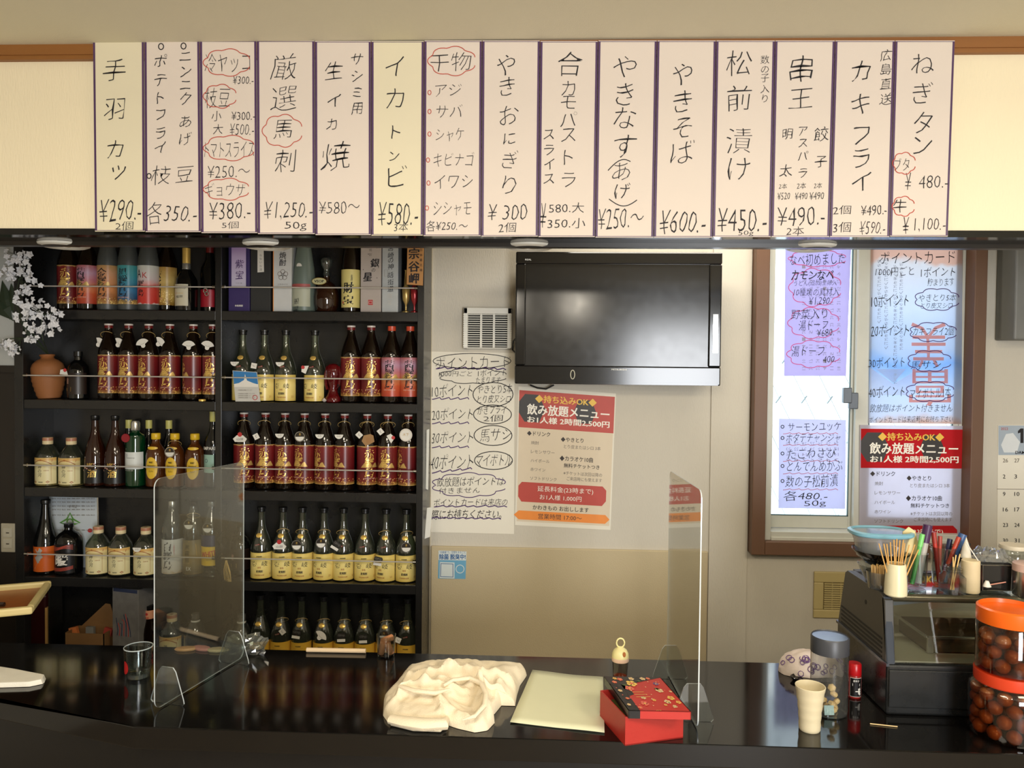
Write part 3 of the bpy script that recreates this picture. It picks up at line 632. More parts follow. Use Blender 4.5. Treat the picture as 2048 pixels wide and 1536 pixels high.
r = sheet('window_point_card', cC, gY2 - .006, translucent('backlit_fuji_print', (220, 226, 240), .7, [(0, (214, 190, 182)), (.06, (214, 218, 232)), (.22, (208, 220, 240)), (.36, (166, 196, 232)), (.45, (196, 208, 228)), (.7, (216, 222, 236)), (.97, (222, 220, 224)), (1, (222, 196, 186))], (-.30, .36)),
          'handwritten point card notice over red calligraphy, right window pane', 'notice', thick=.0004)
d = D(plane_f(gY2 - .0066, .0004)); cr_ = translucent('backlit_red_print', (250, 176, 160), .75); sw_ = translucent('backlit_snow_print', (236, 240, 248), .7); gr_ = M('show_through_dark', (120, 122, 140), .8)
d.fit('red_calligraphy', cr_, '美', 1822, 645, 1892, 735, .0, 0, PI, 1.6, 2, True); d.fit('red_calligraphy', cr_, '富', 1818, 738, 1902, 812, .0, 0, PI, 1.6, 2, True)
d.poly('mountain_print', sw_, [(1740, 735), (1787, 768), (1830, 742), (1830, 790), (1740, 790)], 1)
d.poly('mountain_print', translucent('backlit_blue_print', (200, 218, 242), .5), [(1752, 738), (1787, 766), (1812, 738)], 2)
for x, n, y in ((1758, 16, 520), (1772, 24, 508), (1790, 30, 530), (1802, 22, 526)):
    for j in range(n): d.fit('show_through', gr_, 'かなのまちとにへ'[j % 8], x - 3, y + j * 8, x + 4, y + 6 + j * 8, 0, 0, PI, 1, 1, True)
g('ポイントカード', 1760, 502, 1910, 527); g('1000円ごと', 1752, 534, 1828, 552); g('1ポイント', 1842, 534, 1911, 553); g('貯まります', 1856, 556, 1908, 572)
g('10ポイント', 1743, 588, 1818, 613); g('やきとり5本', 1838, 588, 1912, 603); g('とり皮又シロ', 1842, 605, 1905, 617); g('20ポイント', 1742, 648, 1818, 672); g('カキフライ2個', 1826, 654, 1908, 671)
g('30ポイント', 1738, 714, 1810, 735); g('馬サシ', 1822, 722, 1882, 738); g('40ポイント', 1737, 772, 1810, 794); g('マイボトル1本', 1820, 776, 1902, 796); g('飲放題はポイント付きません', 1740, 808, 1905, 824); g('ポイントカードは来店時にお持ち下さい', 1739, 832, 1906, 845)
d.lay = 4
for q in ((1828, 576, 1920, 622), (1818, 644, 1915, 684), (1814, 700, 1904, 744), (1810, 762, 1910, 804)): d.cloud('outline', m_purple, *q, 1.6, 8)
d.build(r)
cD = [(1720, 850), (1929, 852), (1926, 1143), (1718, 1143)]
r = sheet('window_drinks_poster', cD, gY2 - .008, mt('backlit_poster_paper', (226, 222, 232), .65), 'red and white backlit drinks poster on the right window pane', 'poster', thick=.0004)
drink_poster(r, quad_f(cD, gY2 - .0086, 200, 280, .0004), (mt('backlit_poster_red', (206, 44, 48), .4), m_pk, m_py, m_pw, m_po, m_pt, m_pg))
# fine fold lines of the poster are the window stile behind it: a glazing bar
# calendar and grey box on the right wall
cK = [(1996, 850), (2100, 850), (2098, 1110), (1994, 1110)]
r = sheet('wall_calendar', cK, YW - .002, m_paper, 'white wall calendar at the right edge', 'calendar', thick=.0015)
d = D(plane_f(YW - .0025, .0004)); d.poly('header_print', M('calendar_grey_blue', (168, 180, 192), .6), [(1997, 851), (2099, 851), (2099, 910), (1997, 910)], 1)
d.poly('header_print', M('calendar_white_print', (222, 226, 228), .6), [(2012, 868), (2026, 866), (2040, 884), (2034, 905), (2008, 905), (2002, 890)], 2)
d.poly('lettering', m_ink, [(2041, 857), (2047, 857), (2047, 886), (2041, 886), (2041, 865), (2036, 867), (2036, 862)], 3); d.fit('lettering', m_ink, 'DAM', 2031, 902, 2050, 908, .02, lay=3); d.fit('lettering', m_red, '2022', 2002, 855, 2016, 860, 0, lay=3)
for y, ns in ((921, ('26', '27', '28')), (953, ('2', '3', '4')), (988, ('9', '10', '11')), (1019, ('16', '17', '18')), (1050, ('23', '24', '25')), (1081, ('30', '31', ''))):
    for k, s_ in enumerate(ns):
        if s_: d.fit('lettering', m_pg if y == 921 else m_ink, s_, 2006 + k * 23, y - 4, 2006 + k * 23 + 5 * len(s_), y + 4, 0, lay=3)
d.line('fold_line', m_pg, [(1994, 978), (2100, 979)], 1, lay=2); d.build(r)
p0, p1 = atY(2029, 679, 3.0), atY(2200, 470, 3.0)
solo(B().box((p0.x, 3.0, p0.z), (p1.x, YW, p1.z)), 'wall_unit', M('grey_unit', (120, 120, 116), .5), 'grey box unit high on the wall at the right edge', 'wall unit', bevel=.006)
# wooden sign hanging in front of the cabinet side
cW = [(815, 470), (848, 470), (845, 571), (813, 569)]
P_ = [atY(x, y, YS - .012) for x, y in cW]; c = sum(P_, Vector()) / 4
r = empty('wooden_sign', c, 'small wooden plank sign with black brush characters on the cabinet side', 'sign')
B().prism([p - c for p in P_], (0, .010, 0)).obj('plank', M('pine_plank', (184, 132, 74), .6, var=.15, scale=12, stretch=(4, 1, .3)), r, bevel=.001)
d = D(plane_f(YS - .0122, .0004)); d.col('lettering', m_ink, '宗谷岬', 828, (507, 533, 557), 22, .02, .3, 2); d.col('lettering', m_ink, '日本最北端', 842, (500, 540), 6, 0, 0, 2); d.build(r)
# thin papers leaning at the cabinet side
for (cs, Y, lab) in (([(856, 860), (861, 858), (859, 980), (854, 978)], 3.0, 'narrow white card on the side of the cabinet'), ([(853, 1016), (864, 1014), (859, 1074), (848, 1078)], 2.98, 'white plastic holder hanging on the cabinet side')):
    P_ = [atY(x, y, Y) for x, y in cs]; c = sum(P_, Vector()) / 4
    solo(B().prism([p - c for p in P_], (0, .006, 0)), 'card_holder', m_white, lab, 'holder', loc=Vector((cx[5] + .0006 - min(p.x - c.x for p in P_) - .0005, c.y, c.z)), bevel=.001)
# ================================================================== bottles and boxes on the shelves
g_brown = M('brown_bottle_glass', (18, 9, 5), .05, var=.2, spec=.6)
g_black = M('black_bottle_glass', (10, 10, 10), .06, var=.2, spec=.6)
g_green = M('green_bottle_glass', (4, 50, 24), .05, var=.15, spec=.7)
g_amber = M('amber_liquor', (42, 16, 7), .06, var=.2, spec=.6)
g_whisky = M('whisky_amber', (78, 40, 14), .06, var=.2, spec=.6)
g_clear = thin('bottle_glass_clear', (214, 222, 214), 2.4, .04, haze=.06)
g_olive = thin('bottle_glass_olive', (186, 196, 172), 2.6, .05, haze=.07, hcol=(190, 196, 170))  # haze in both bottle glasses stands in for bright reflections
g_frost = M('frosted_glass', (72, 75, 72), .42, var=.05, spec=.5)
g_frostg = M('frosted_glass_green', (104, 116, 106), .4, var=.05)
m_gold = M('gold_foil', (236, 196, 104), .28, metal=.5, var=.15)
m_capw = M('cap_white_ring', (208, 200, 190), .4); m_capr = M('cap_dark_red', (104, 22, 20), .35); m_capo = M('cap_orange_red', (196, 70, 40), .35)
m_capb = M('cap_black', (18, 18, 18), .3); m_capy = M('cap_yellow', (222, 182, 40), .35); m_silver = M('cap_silver', (196, 194, 186), .25, metal=.8)
m_capc = M('cap_cream', (222, 204, 160), .5)
m_tagw = M('tag_white', (226, 222, 212), .6); m_tagr = M('tag_red', (184, 48, 48), .5); m_kraft = M('tag_kraft', (158, 120, 76), .7); m_cord = M('tag_cord_gold', (196, 164, 96), .5)
AKA = [(.0, (196, 160, 90)), (.02, (150, 110, 52)), (.09, (110, 34, 26)), (.16, (104, 24, 24)), (.5, (96, 20, 24)), (.95, (118, 30, 30)), (.975, (196, 160, 96)), (1, (150, 110, 60))]
l_aka = ramp('label_dark_red', .026, .180, AKA, .3, namp=.01, dots=(.052, (214, 168, 90)))
l_akane = ramp('label_sunset_pink', .026, .180, [(0, (176, 64, 44)), (.25, (196, 88, 50)), (.45, (210, 136, 90)), (.6, (190, 116, 124)), (.8, (186, 146, 168)), (1, (172, 92, 90))], .35, namp=.02)
l_kin = ramp('label_orange_gold', .026, .180, [(0, (190, 150, 84)), (.12, (150, 92, 50)), (.4, (214, 140, 84)), (.8, (206, 150, 110)), (1, (178, 140, 84))], .3, namp=.03, dots=(.05, (232, 200, 120)))
l_kuro = ramp('label_teal', .026, .180, [(0, (196, 160, 96)), (.06, (150, 120, 60)), (.12, (44, 78, 110)), (.35, (58, 120, 160)), (.7, (62, 146, 156)), (1, (70, 150, 150))], .3, namp=.03, dots=(.045, (226, 190, 110)))
l_ak = ramp('label_white_red', .026, .180, [(0, (226, 216, 206)), (.03, (200, 52, 44)), (.4, (206, 70, 58)), (.5, (226, 140, 130)), (.62, (206, 190, 186)), (1, (206, 208, 196))], .35, namp=.02)
l_gold = ramp('label_gold', .026, .180, [(0, (150, 110, 40)), (.2, (200, 164, 84)), (.6, (206, 176, 104)), (1, (168, 128, 60))], .3, namp=.04, dots=(.08, (240, 214, 140)))
l_iki = ramp('label_pale_gold', .0, .11, [(0, (206, 178, 86)), (.3, (228, 206, 124)), (.6, (236, 216, 136)), (1, (224, 196, 104))], .3, namp=.02, nscale=30)
l_iki2 = ramp('label_deep_gold', .0, .11, [(0, (190, 150, 50)), (.5, (214, 172, 66)), (1, (206, 160, 52))], .3, namp=.02, nscale=30)
l_kawa = ramp('label_cream', .0, .115, [(0, (196, 160, 84)), (.05, (226, 200, 130)), (.10, (222, 210, 160)), (.5, (226, 216, 168)), (.85, (220, 200, 140)), (.93, (208, 160, 84)), (1, (226, 196, 120))], .4)
l_plain = M('label_white', (214, 218, 214), .45, var=.03); l_orange = M('label_orange', (206, 96, 30), .4, var=.06); l_yellow = M('label_yellow', (226, 186, 50), .4, var=.04)
l_ofuda = M('label_pale_yellow', (222, 206, 128), .5, var=.03); l_navy = M('label_navy', (30, 44, 84), .4)
l_shiro = ramp('label_grey_white', .01, .15, [(0, (170, 140, 90)), (.1, (196, 186, 170)), (.5, (214, 210, 200)), (.75, (196, 194, 186)), (1, (210, 208, 200))], .4, namp=.03)
l_ex = ramp('label_smoky_gold', .01, .15, [(0, (120, 100, 60)), (.1, (90, 80, 60)), (.5, (150, 130, 84)), (1, (120, 108, 80))], .35, namp=.03)
l_dark = M('label_black', (16, 14, 14), .35); m_arch = M('label_brown_arch', (164, 104, 54), .45); m_swirl = M('label_red_swirl', (196, 80, 62), .4)
m_hill = M('label_gold_hill', (196, 160, 90), .35, metal=.3); m_spark = M('label_pink_text', (220, 170, 150), .5); m_silp = M('label_silver_print', (206, 204, 200), .3, metal=.5)
def cyl_label(R_, z0, z1, w_, mat, name='label'):
    d = D(wrap_f(R_ + .0006, z1)); d.grid(name, mat, -w_ / 2, 0, w_ / 2, (z1 - z0) * 1000, 30, 1, 0)
    me = d.meshes()[0][1]; me.polygons.foreach_set('use_smooth', [True] * len(me.polygons)); return me
def prints(R_, z1, fn, step=.0003):
    d = D(wrap_f(R_ + .0011, z1, step)); fn(d); return d.meshes()
def aka_print(ch, mat, hill=True, R_=.0397):
    def fn(d):
        if hill:
            for pk in ([(-34, 84), (-20, 66), (-8, 58), (4, 62), (10, 84)], [(8, 84), (20, 68), (27, 64), (38, 84)]):
                pts = []; n = 12
                for i in range(n + 1):
                    x = pk[0][0] + (pk[-1][0] - pk[0][0]) * i / n
                    for (xa, ya), (xb, yb) in zip(pk, pk[1:]):
                        if xa <= x <= xb + 1e-6: y = ya + (yb - ya) * (x - xa) / (xb - xa); break
                    pts += [(x, y), (x, 84)]
                d.put('hill_print', m_hill, pts, [(2*i, 2*i+1, 2*i+3, 2*i+2) for i in range(n)], 0)
        d.col('lettering', mat, ch, 0, (30, 62, 104) if len(ch) == 3 else (24, 56, 86, 116), 40 if len(ch) == 3 else 32, .012, .5, 1)
        d.fit('small_lettering', m_spark, '本格芋焼酎 宮崎', -24, 124, 24, 129, .01, 0, 0, 1, 1)
    return prints(R_, .178, fn)
def iki_print(d):
    d.fit('lettering', m_ink, '本格焼酎', -11, 12, 11, 17, .02, 0, 0, 0); d.fit('small_lettering', m_arch, 'ほんかくしょうちゅう', -20, 21, 20, 25, 0, 0, 0, 0, 1)
    d.fit('lettering', m_ink, '壱', -31, 33, -10, 53, .0, .6, 0, 0); d.fit('lettering', m_ink, '岐', 10, 33, 33, 53, .0, .6, 0, 0)
    d.fit('small_lettering', m_arch, '本格', -7, 54, 7, 62, .01, 0, 0, 0); d.fit('lettering', m_ink, '麦焼酎', -12, 68, 14, 78, .02, 0, 0, 0); d.fit('small_lettering', m_arch, '壱岐焼酎協業', -19, 85, 19, 91, .01, 0, 0, 0, 1)
    d.fit('small_lettering', m_arch, '22', 40, 82, 50, 89, .0, .4, 0, 0)
def kawa_print(d):
    d.line('arch_print', m_arch, [(-40 + 80 * k / 20, 26 - 16 * math.sin(PI * k / 20)) for k in range(21)], 3, lay=0); d.oval('arch_print', m_arch, 0, 9, 4, 3)
    d.poly('arch_print', m_arch, [(-44, 6), (-20, 10), (-42, 16)], 0); d.poly('arch_print', m_arch, [(44, 6), (20, 10), (42, 16)], 0)
    d.line('arch_print', m_arch, [(-38, 26), (-38, 94), (38, 94), (38, 26)], 1.2, lay=0); d.poly('arch_print', m_arch, [(-34, 96), (-26, 91), (-18, 96), (-26, 101)], 0); d.poly('arch_print', m_arch, [(34, 96), (26, 91), (18, 96), (26, 101)], 0)
    d.col('lettering', m_ink, '神の河', -4, (36, 52, 68), 17, .0, .5, 0); d.fit('small_lettering', m_arch, 'むぎしょうちゅう', -26, 30, -10, 34, 0, 0, 0, 0, 1); d.fit('small_lettering', m_arch, '長期貯蔵', 12, 48, 30, 53, 0, 0, 0, 0, 1); d.fit('small_lettering', m_ink, '麦焼酎', -9, 94, 9, 99, .01, 0, 0, 0, 1)
def lat(prof, n=28): return B().lathe(prof, n).mesh('m')
P900 = [(.030, 0), (.0385, .004), (.0397, .010), (.0397, .182), (.0375, .200), (.030, .226), (.0215, .250), (.0158, .268), (.0142, .282), (.0142, .292)]
P900f = [(.030, 0), (.0385, .004), (.0397, .010), (.0397, .182), (.0385, .200), (.034, .228), (.0275, .262), (.0205, .300), (.0158, .33), (.0142, .36)]
PIKI = [(.030, 0), (.0395, .003), (.0415, .010), (.0415, .108), (.0405, .124), (.0365, .144), (.0285, .168), (.0195, .190), (.0148, .210), (.0132, .232), (.0128, .274)]
PKAWA = [(.036, 0), (.0435, .003), (.0455, .010), (.0455, .116), (.0425, .126), (.033, .142), (.0225, .156), (.0175, .162), (.0172, .172)]
PUME = [(.030, 0), (.040, .004), (.0415, .012), (.041, .10), (.039, .13), (.031, .165), (.021, .195), (.0152, .22), (.0132, .25), (.0125, .276)]
K = {}
def kind(nm, prof, mat, parts): K[nm] = [('bottle_body', (lambda me: (me.materials.append(mat), me)[1])(lat(prof)), False, [])] + parts
def P(name, me, turn=False, sub=()): return (name, me, turn, list(sub))
def cap(prof, mat, n=20): return B().lathe(prof, n).mesh('cap', mat)
cap900 = P('cap', cap([(.0155, .284), (.0158, .286), (.0158, .297), (.0148, .300), (.0, .300)], m_capr), False, [('cap_rim', cap([(.0162, .295), (.0165, .297), (.0165, .3015), (.0, .3020)], m_capw))])
def band(R_, z0, z1, w_, mat, pr): return P('label', cyl_label(R_, z0, z1, w_, mat), True, pr)
kind('aka', P900, g_brown, [cap900, band(.0397, .026, .178, 172, l_aka, aka_print('赤霧島', m_gold))])
kind('akane', P900, g_brown, [P('cap', cap([(.0152, .282), (.016, .284), (.016, .300), (.0, .3015)], m_capo)), band(.0397, .026, .178, 172, l_akane, aka_print('茜霧島', m_ink, True))])
kind('kin', P900f, g_frost, [band(.0397, .026, .178, 172, l_kin, aka_print('金霧島', m_ink))])
kind('kuro', P900f, g_frost, [band(.0397, .026, .178, 172, l_kuro, aka_print('黒霧島', m_ink, False))])
def ak_print(d): d.fit('lettering', m_ink, 'A', -22, 16, -2, 48, .0, 0, 0, 1); d.fit('lettering', m_tagr, 'K', 4, 28, 22, 50, .0, 0, 0, 1); d.col('lettering', m_ink, '霧島', -4, (72, 108), 30, .01, .5, 1)
kind('ak', P900f, g_frost, [band(.0397, .026, .178, 172, l_ak, prints(.0397, .178, ak_print))])
kind('goldlabel', P900, g_brown, [cap900, band(.0397, .026, .178, 172, l_gold, aka_print('志比田', m_ink, False))])
seal = B().lathe([(.0001, 0), (.0085, 0), (.0095, .0008), (.0085, .0016), (.0001, .0016)], 20, cap=False, sx=1.25, sy=1.0, rot=Matrix.Rotation(math.radians(62), 3, 'X'), c=(0, -.0265, .172)).mesh('seal', m_gold)
dd = D(lambda x, y, k: Vector((x / 1000, -.0370 + y * .00036 - .0004 * k, .1385 - y / 1000))); dd.poly('warning_strip', m_tagr, [(-13, 2), (5, -3), (6, 3), (-12, 8)], 1); dd.fit('warning_print', m_tagw, '酒20才', -11, 0.5, 4, 3.5, .02, 0, -.27, 2)
ws_ = dd.meshes()
capiki = P('cap', cap([(.0135, .262), (.0152, .264), (.0152, .2735), (.0176, .275), (.0176, .281), (.0, .282)], m_capb))
for nm, lm in (('iki', l_iki), ('iki2', l_iki2)):
    kind(nm, PIKI, g_olive, [capiki, P('neck_seal', seal), P('warning_strip', ws_[0][1], False, [ws_[1]]), band(.0415, .004, .106, 128, lm, prints(.0415, .106, iki_print))])
kind('kawa', PKAWA, g_olive, [P('cap', cap([(.019, .164), (.0195, .166), (.0195, .188), (.018, .191), (.0, .191)], m_capc), False, [('cap_seal', cap([(.0197, .178), (.0197, .190), (.0, .1915)], M('kawa_cap_top', (176, 120, 90), .4)))]),
    P('liquor', B().lathe([(.0442, .002), (.0442, .10), (.0, .10)], 24).mesh('l', M('pale_gold_liquor', (120, 108, 62), .3, spec=.3))), band(.0455, .008, .113, 118, l_kawa, prints(.0455, .113, kawa_print))])
kind('kawalow', PKAWA, g_olive, [K['kawa'][1], band(.0455, .008, .113, 118, l_kawa, prints(.0455, .113, kawa_print))])
def ume_print(d):
    d.fit('lettering', m_gold, '梅', -12, -26, 14, -10, .01, .6, 0, 1); d.fit('lettering', m_gold, '酒', -8, 0, 26, 32, .01, .6, 0, 1)
    for q in range(9): d.oval('blossom_print', m_spark, -38 + q * 7, 4 - q * 3 + 5 * math.sin(q * 2), 3, 3, n=8)
kind('ume', PUME, g_amber, [P('cap', cap([(.0135, .262), (.0152, .264), (.0165, .276), (.0165, .281), (.0, .282)], m_capb)), band(.0415, .014, .07, 120, l_dark, prints(.0415, .07, ume_print))])
def gin_print(d):
    d.fit('lettering', m_ink, 'Tanqueray', -18, 20, 20, 26, .0, 0, 0, 0); d.line('lettering', l_navy, [(-30, 5), (30, 5)], 1.2, lay=0); d.line('lettering', l_navy, [(-30, 58), (30, 58)], 1.2, lay=0)
    d.fit('small_lettering', m_silp, 'LONDON DRY GIN', -28, 70, 14, 75, .01, 0, 0, 0, 1); d.oval('lettering', l_navy, -14, 13, 4, 4, 1, lay=0)
kind('gin', [(.030, 0), (.037, .006), (.037, .19), (.0345, .205), (.022, .212), (.0165, .217), (.015, .23)], g_green,
     [P('cap', cap([(.0165, .224), (.0175, .226), (.0175, .252), (.014, .262), (.0, .262)], m_silver)), P('wax_seal', B().lathe([(.0001, 0), (.0165, 0), (.0175, .002), (.0165, .004), (.0001, .004)], 24, cap=False, rot=Matrix.Rotation(PI / 2, 3, 'X'), c=(-.020, -.034, .196)).mesh('s', M('wax_red', (140, 20, 34), .35))),
      band(.037, .072, .140, 110, l_plain, prints(.037, .140, gin_print))])
def kaku_print(d):
    d.fit('lettering', m_ink, 'Suntory', -15, 24, 15, 31, .02, 0, 0, 1); d.fit('lettering', m_ink, 'WHISKY', -8, 10, 8, 17, .02, 0, 0, 1); d.fit('lettering', m_ink, 'Kaku', -8, 44, 8, 52, -.01, .8, 0, 1)
def ovl(R_, z1, cx_, cy_, rx, ry, mat):
    d = D(wrap_f(R_ + .0004, z1)); n = 10
    pts = []; fs = []
    for i in range(-n, n + 1):
        x = rx * i / n; hh_ = ry * math.sqrt(max(0, 1 - (i / n) ** 2)); pts += [(cx_ + x, cy_ - hh_), (cx_ + x, cy_ + hh_)]
    d.put('label', mat, pts, [(2*i, 2*i+1, 2*i+3, 2*i+2) for i in range(2 * n)], 0); return d.meshes()[0][1]
kind('kaku', [(.030, 0), (.0375, .006), (.0385, .03), (.038, .125), (.034, .148), (.024, .164), (.0165, .174), (.015, .195)], g_whisky,
     [P('cap', cap([(.0165, .190), (.0178, .192), (.0178, .212), (.016, .2145), (.0, .2145)], m_capy)), P('label', ovl(.0392, .115, 0, 36, 25, 43, l_yellow), True, prints(.0394, .115, kaku_print)),
      P('neck_label', ovl(.0325, .165, 0, 8, 23, 6, l_yellow), True)])
def camp_print(d): d.fit('lettering', m_tagw, 'CAMPARI', -34, 2, 34, 15, .04, 0, 0, 1); d.oval('emblem', l_navy, -2, 58, 6, 7, 1.5, lay=1)
kind('campari', [(.030, 0), (.036, .004), (.036, .17), (.033, .19), (.018, .225), (.014, .25), (.0135, .29)], g_black, [P('cap', cap([(.0145, .262), (.015, .264), (.015, .302), (.0, .303)], M('cap_pale_yellow', (196, 190, 110), .4))),
     band(.036, .136, .166, 110, l_dark, prints(.036, .166, camp_print)), P('lower_label', cyl_label(.036, .06, .132, 60, M('label_mint', (160, 196, 180), .45)), True)])
def hs_print(d): d.poly('splash_print', m_silp, [(-16, 10), (4, 4), (14, 14), (6, 28), (16, 40), (0, 60), (20, 84), (-20, 88), (-6, 66), (-18, 44), (-4, 30)], 0)
kind('hiya', [(.034, 0), (.0425, .004), (.0435, .10), (.042, .13), (.033, .165), (.024, .20), (.0175, .24), (.0145, .285)], g_black, [P('cap', cap([(.0155, .276), (.0175, .278), (.0185, .291), (.0175, .2935), (.0, .2935)], m_capb)), band(.0435, .012, .112, 136, l_orange, prints(.0436, .112, hs_print))])
def dan_print(d):
    d.fit('lettering', m_tagw, '暖', -26, 38, 26, 84, .02, .6, 0, 1)
    for q in range(4): d.line('swirl_print', m_swirl, [(-44 + 88 * k / 16, 8 + q * 4 + 5 * math.sin(k * .35 + q * .3)) for k in range(17)], 1.6, lay=0); d.line('swirl_print', m_swirl, [(-40 + 84 * k / 16, 96 + q * 3.5 - 9 * (k / 16) ** 2) for k in range(17)], 1.6, lay=0)
kind('dan', [(.040, 0), (.049, .005), (.051, .014), (.051, .125), (.048, .142), (.036, .160), (.022, .170), (.016, .176), (.015, .19)], g_black, [P('cap', cap([(.016, .184), (.0175, .186), (.0175, .20), (.0, .201)], m_capb)), band(.051, .01, .125, 100, l_dark, prints(.051, .125, dan_print))])
def shiro_print(d): d.col('lettering', m_ink, '白霧島', -2, (28, 62, 100), 38, .01, .7, 0); d.fit('small_lettering', m_tagr, '本格焼酎', 22, 20, 26, 60, 0, 0, 0, 0, 1)
kind('shiro', P900, g_clear, [P('cap', cap([(.0155, .27), (.0162, .272), (.0162, .297), (.015, .300), (.0, .300)], m_silver)), band(.0397, .014, .15, 150, l_shiro, prints(.0397, .15, shiro_print))])
def ex_print(d):
    d.line('star_print', m_hill, [(-26, 16), (0, 4), (26, 16), (30, 60), (0, 92), (-30, 60)], 2, True, 0); d.col('lettering', m_ink, '黒霧島', -8, (28, 52, 78), 22, .0, .7, 1); d.fit('lettering', m_tagw, 'EX', -12, 106, 8, 120, .0, 0, 0, 1)
kind('ex', P900, g_clear, [P('cap', cap([(.0155, .28), (.0162, .282), (.0162, .297), (.0, .299)], g_black)), band(.0397, .014, .15, 150, l_ex, prints(.0397, .15, ex_print))])
def whi_print(d): d.fit('lettering', m_tagr, 'WHITE', -30, 18, 34, 40, .02, 0, -.15, 0); d.fit('small_lettering', m_ink, 'LIQUOR', -6, 48, 16, 54, .0, 0, 0, 0, 1)
kind('white', P900, g_clear, [P('cap', cap([(.0155, .28), (.0162, .282), (.0162, .299), (.0, .3)], m_silver)), band(.0397, .05, .125, 130, l_yellow, prints(.0397, .125, whi_print)), P('blue_label', cyl_label(.0398, .126, .17, 120, l_navy), True)])
def dk_print(d): d.poly('print', m_hill, [(-28, 60), (0, 56), (0, 74), (-26, 72)], 0); d.fit('lettering', m_spark, '焼酎', -24, 20, -12, 44, .0, 0, 0, 0)
kind('dark', [(.034, 0), (.040, .004), (.0405, .11), (.037, .13), (.026, .146), (.0145, .156), (.013, .172)], g_black, [P('cap', cap([(.0145, .170), (.0165, .172), (.0165, .190), (.0, .191)], m_capb)), band(.0405, .02, .105, 120, M('label_brown_black', (34, 22, 16), .4), prints(.0405, .105, dk_print))])
def hen_print(d): d.fit('lettering', m_ink, 'Hennessy', -27, 10, 27, 20, -.01, 0, 0, 0); d.fit('lettering', m_gold, 'VERY SPECIAL', -18, 34, 18, 38, .0, 0, 0, 0); d.fit('lettering', m_ink, '福原', -16, 44, 16, 54, .0, .8, 0, 0)
kind('cognac', [(.034, 0), (.041, .004), (.042, .10), (.0405, .125), (.029, .146), (.0165, .165), (.0135, .20), (.0132, .24)], g_black, [P('cap', cap([(.014, .19), (.0155, .19), (.0155, .25), (.0, .252)], m_gold)), P('neck_label', cap([(.0165, .166), (.0165, .186), (.0145, .192)], m_silver)), band(.042, .02, .105, 70, M('label_ivory', (206, 198, 170), .5), prints(.042, .105, hen_print))])
kind('redneck', [(.030, 0), (.036, .004), (.036, .16), (.033, .18), (.018, .21), (.014, .25)], g_black, [P('cap', cap([(.0145, .21), (.0152, .21), (.0152, .268), (.0, .27)], m_capr)), P('label', cyl_label(.036, .02, .09, 66, M('label_crimson', (170, 30, 44), .4)), True)])
def zai_print(d): d.fit('lettering', m_ink, '財', -22, 50, 18, 92, .03, .5, 0, 0); d.fit('lettering', m_ink, '宝', -22, 100, 18, 136, .03, .5, 0, 0); d.col('small_lettering', m_ink, '本格焼酎', 12, (24, 30, 36, 42), 8, 0, 0, 0); d.poly('seal_print', m_tagr, [(-28, 124), (-22, 124), (-22, 133), (-28, 133)], 0)
kind('zai', [(.030, 0), (.036, .004), (.037, .012), (.037, .19), (.034, .22), (.026, .27), (.016, .33), (.0145, .36)], g_brown, [band(.0372, .018, .166, 108, l_ofuda, prints(.0374, .166, zai_print))])
def fro_print(d): d.col('lettering', m_ink, '銀星', -14, (60, 90), 26, -.01, .9, 1); d.grid('red_band', M('label_dusty_red', (176, 90, 84), .5), -42, -8, 42, 6, 20, 1, 0)
kind('frostpale', [(.036, 0), (.0445, .006), (.0455, .02), (.0455, .11), (.040, .17), (.0325, .22), (.0245, .27), (.0185, .31), (.016, .34)], g_frostg, [P('label', cyl_label(.0456, .02, .10, 84, M('label_translucent', (176, 178, 156), .5)), True, prints(.0458, .10, fro_print)), P('upper_label', ovl(.0385, .19, -6, 12, 12, 11, m_tagw), True)])
kind('plainclear', [(.034, 0), (.0425, .004), (.044, .02), (.044, .10), (.042, .12), (.034, .145), (.0235, .162), (.0155, .172), (.0145, .185)], g_clear, [P('cap', cap([(.0155, .178), (.0165, .18), (.0165, .20), (.0, .201)], m_silver)), P('neck_cord', B().lathe([(.0165, .166), (.018, .170), (.0165, .174)], 16, cap=False).mesh('n', m_tagw))])
def beer_print(d): d.oval('emblem', m_tagr, 0, 14, 5, 5); d.fit('lettering', m_tagr, '麦酒', -8, 26, 8, 32, .02, 0, 0, 0)
kind('beer', [(.028, 0), (.033, .004), (.033, .12), (.030, .14), (.020, .17), (.0175, .20), (.015, .222)], g_brown, [P('cap', cap([(.0155, .214), (.0165, .216), (.0165, .228), (.0, .229)], m_capb)), P('neck_label', cyl_label(.0205, .178, .212, 60, M('label_peach', (214, 150, 116), .5)), True, prints(.0208, .212, beer_print))])
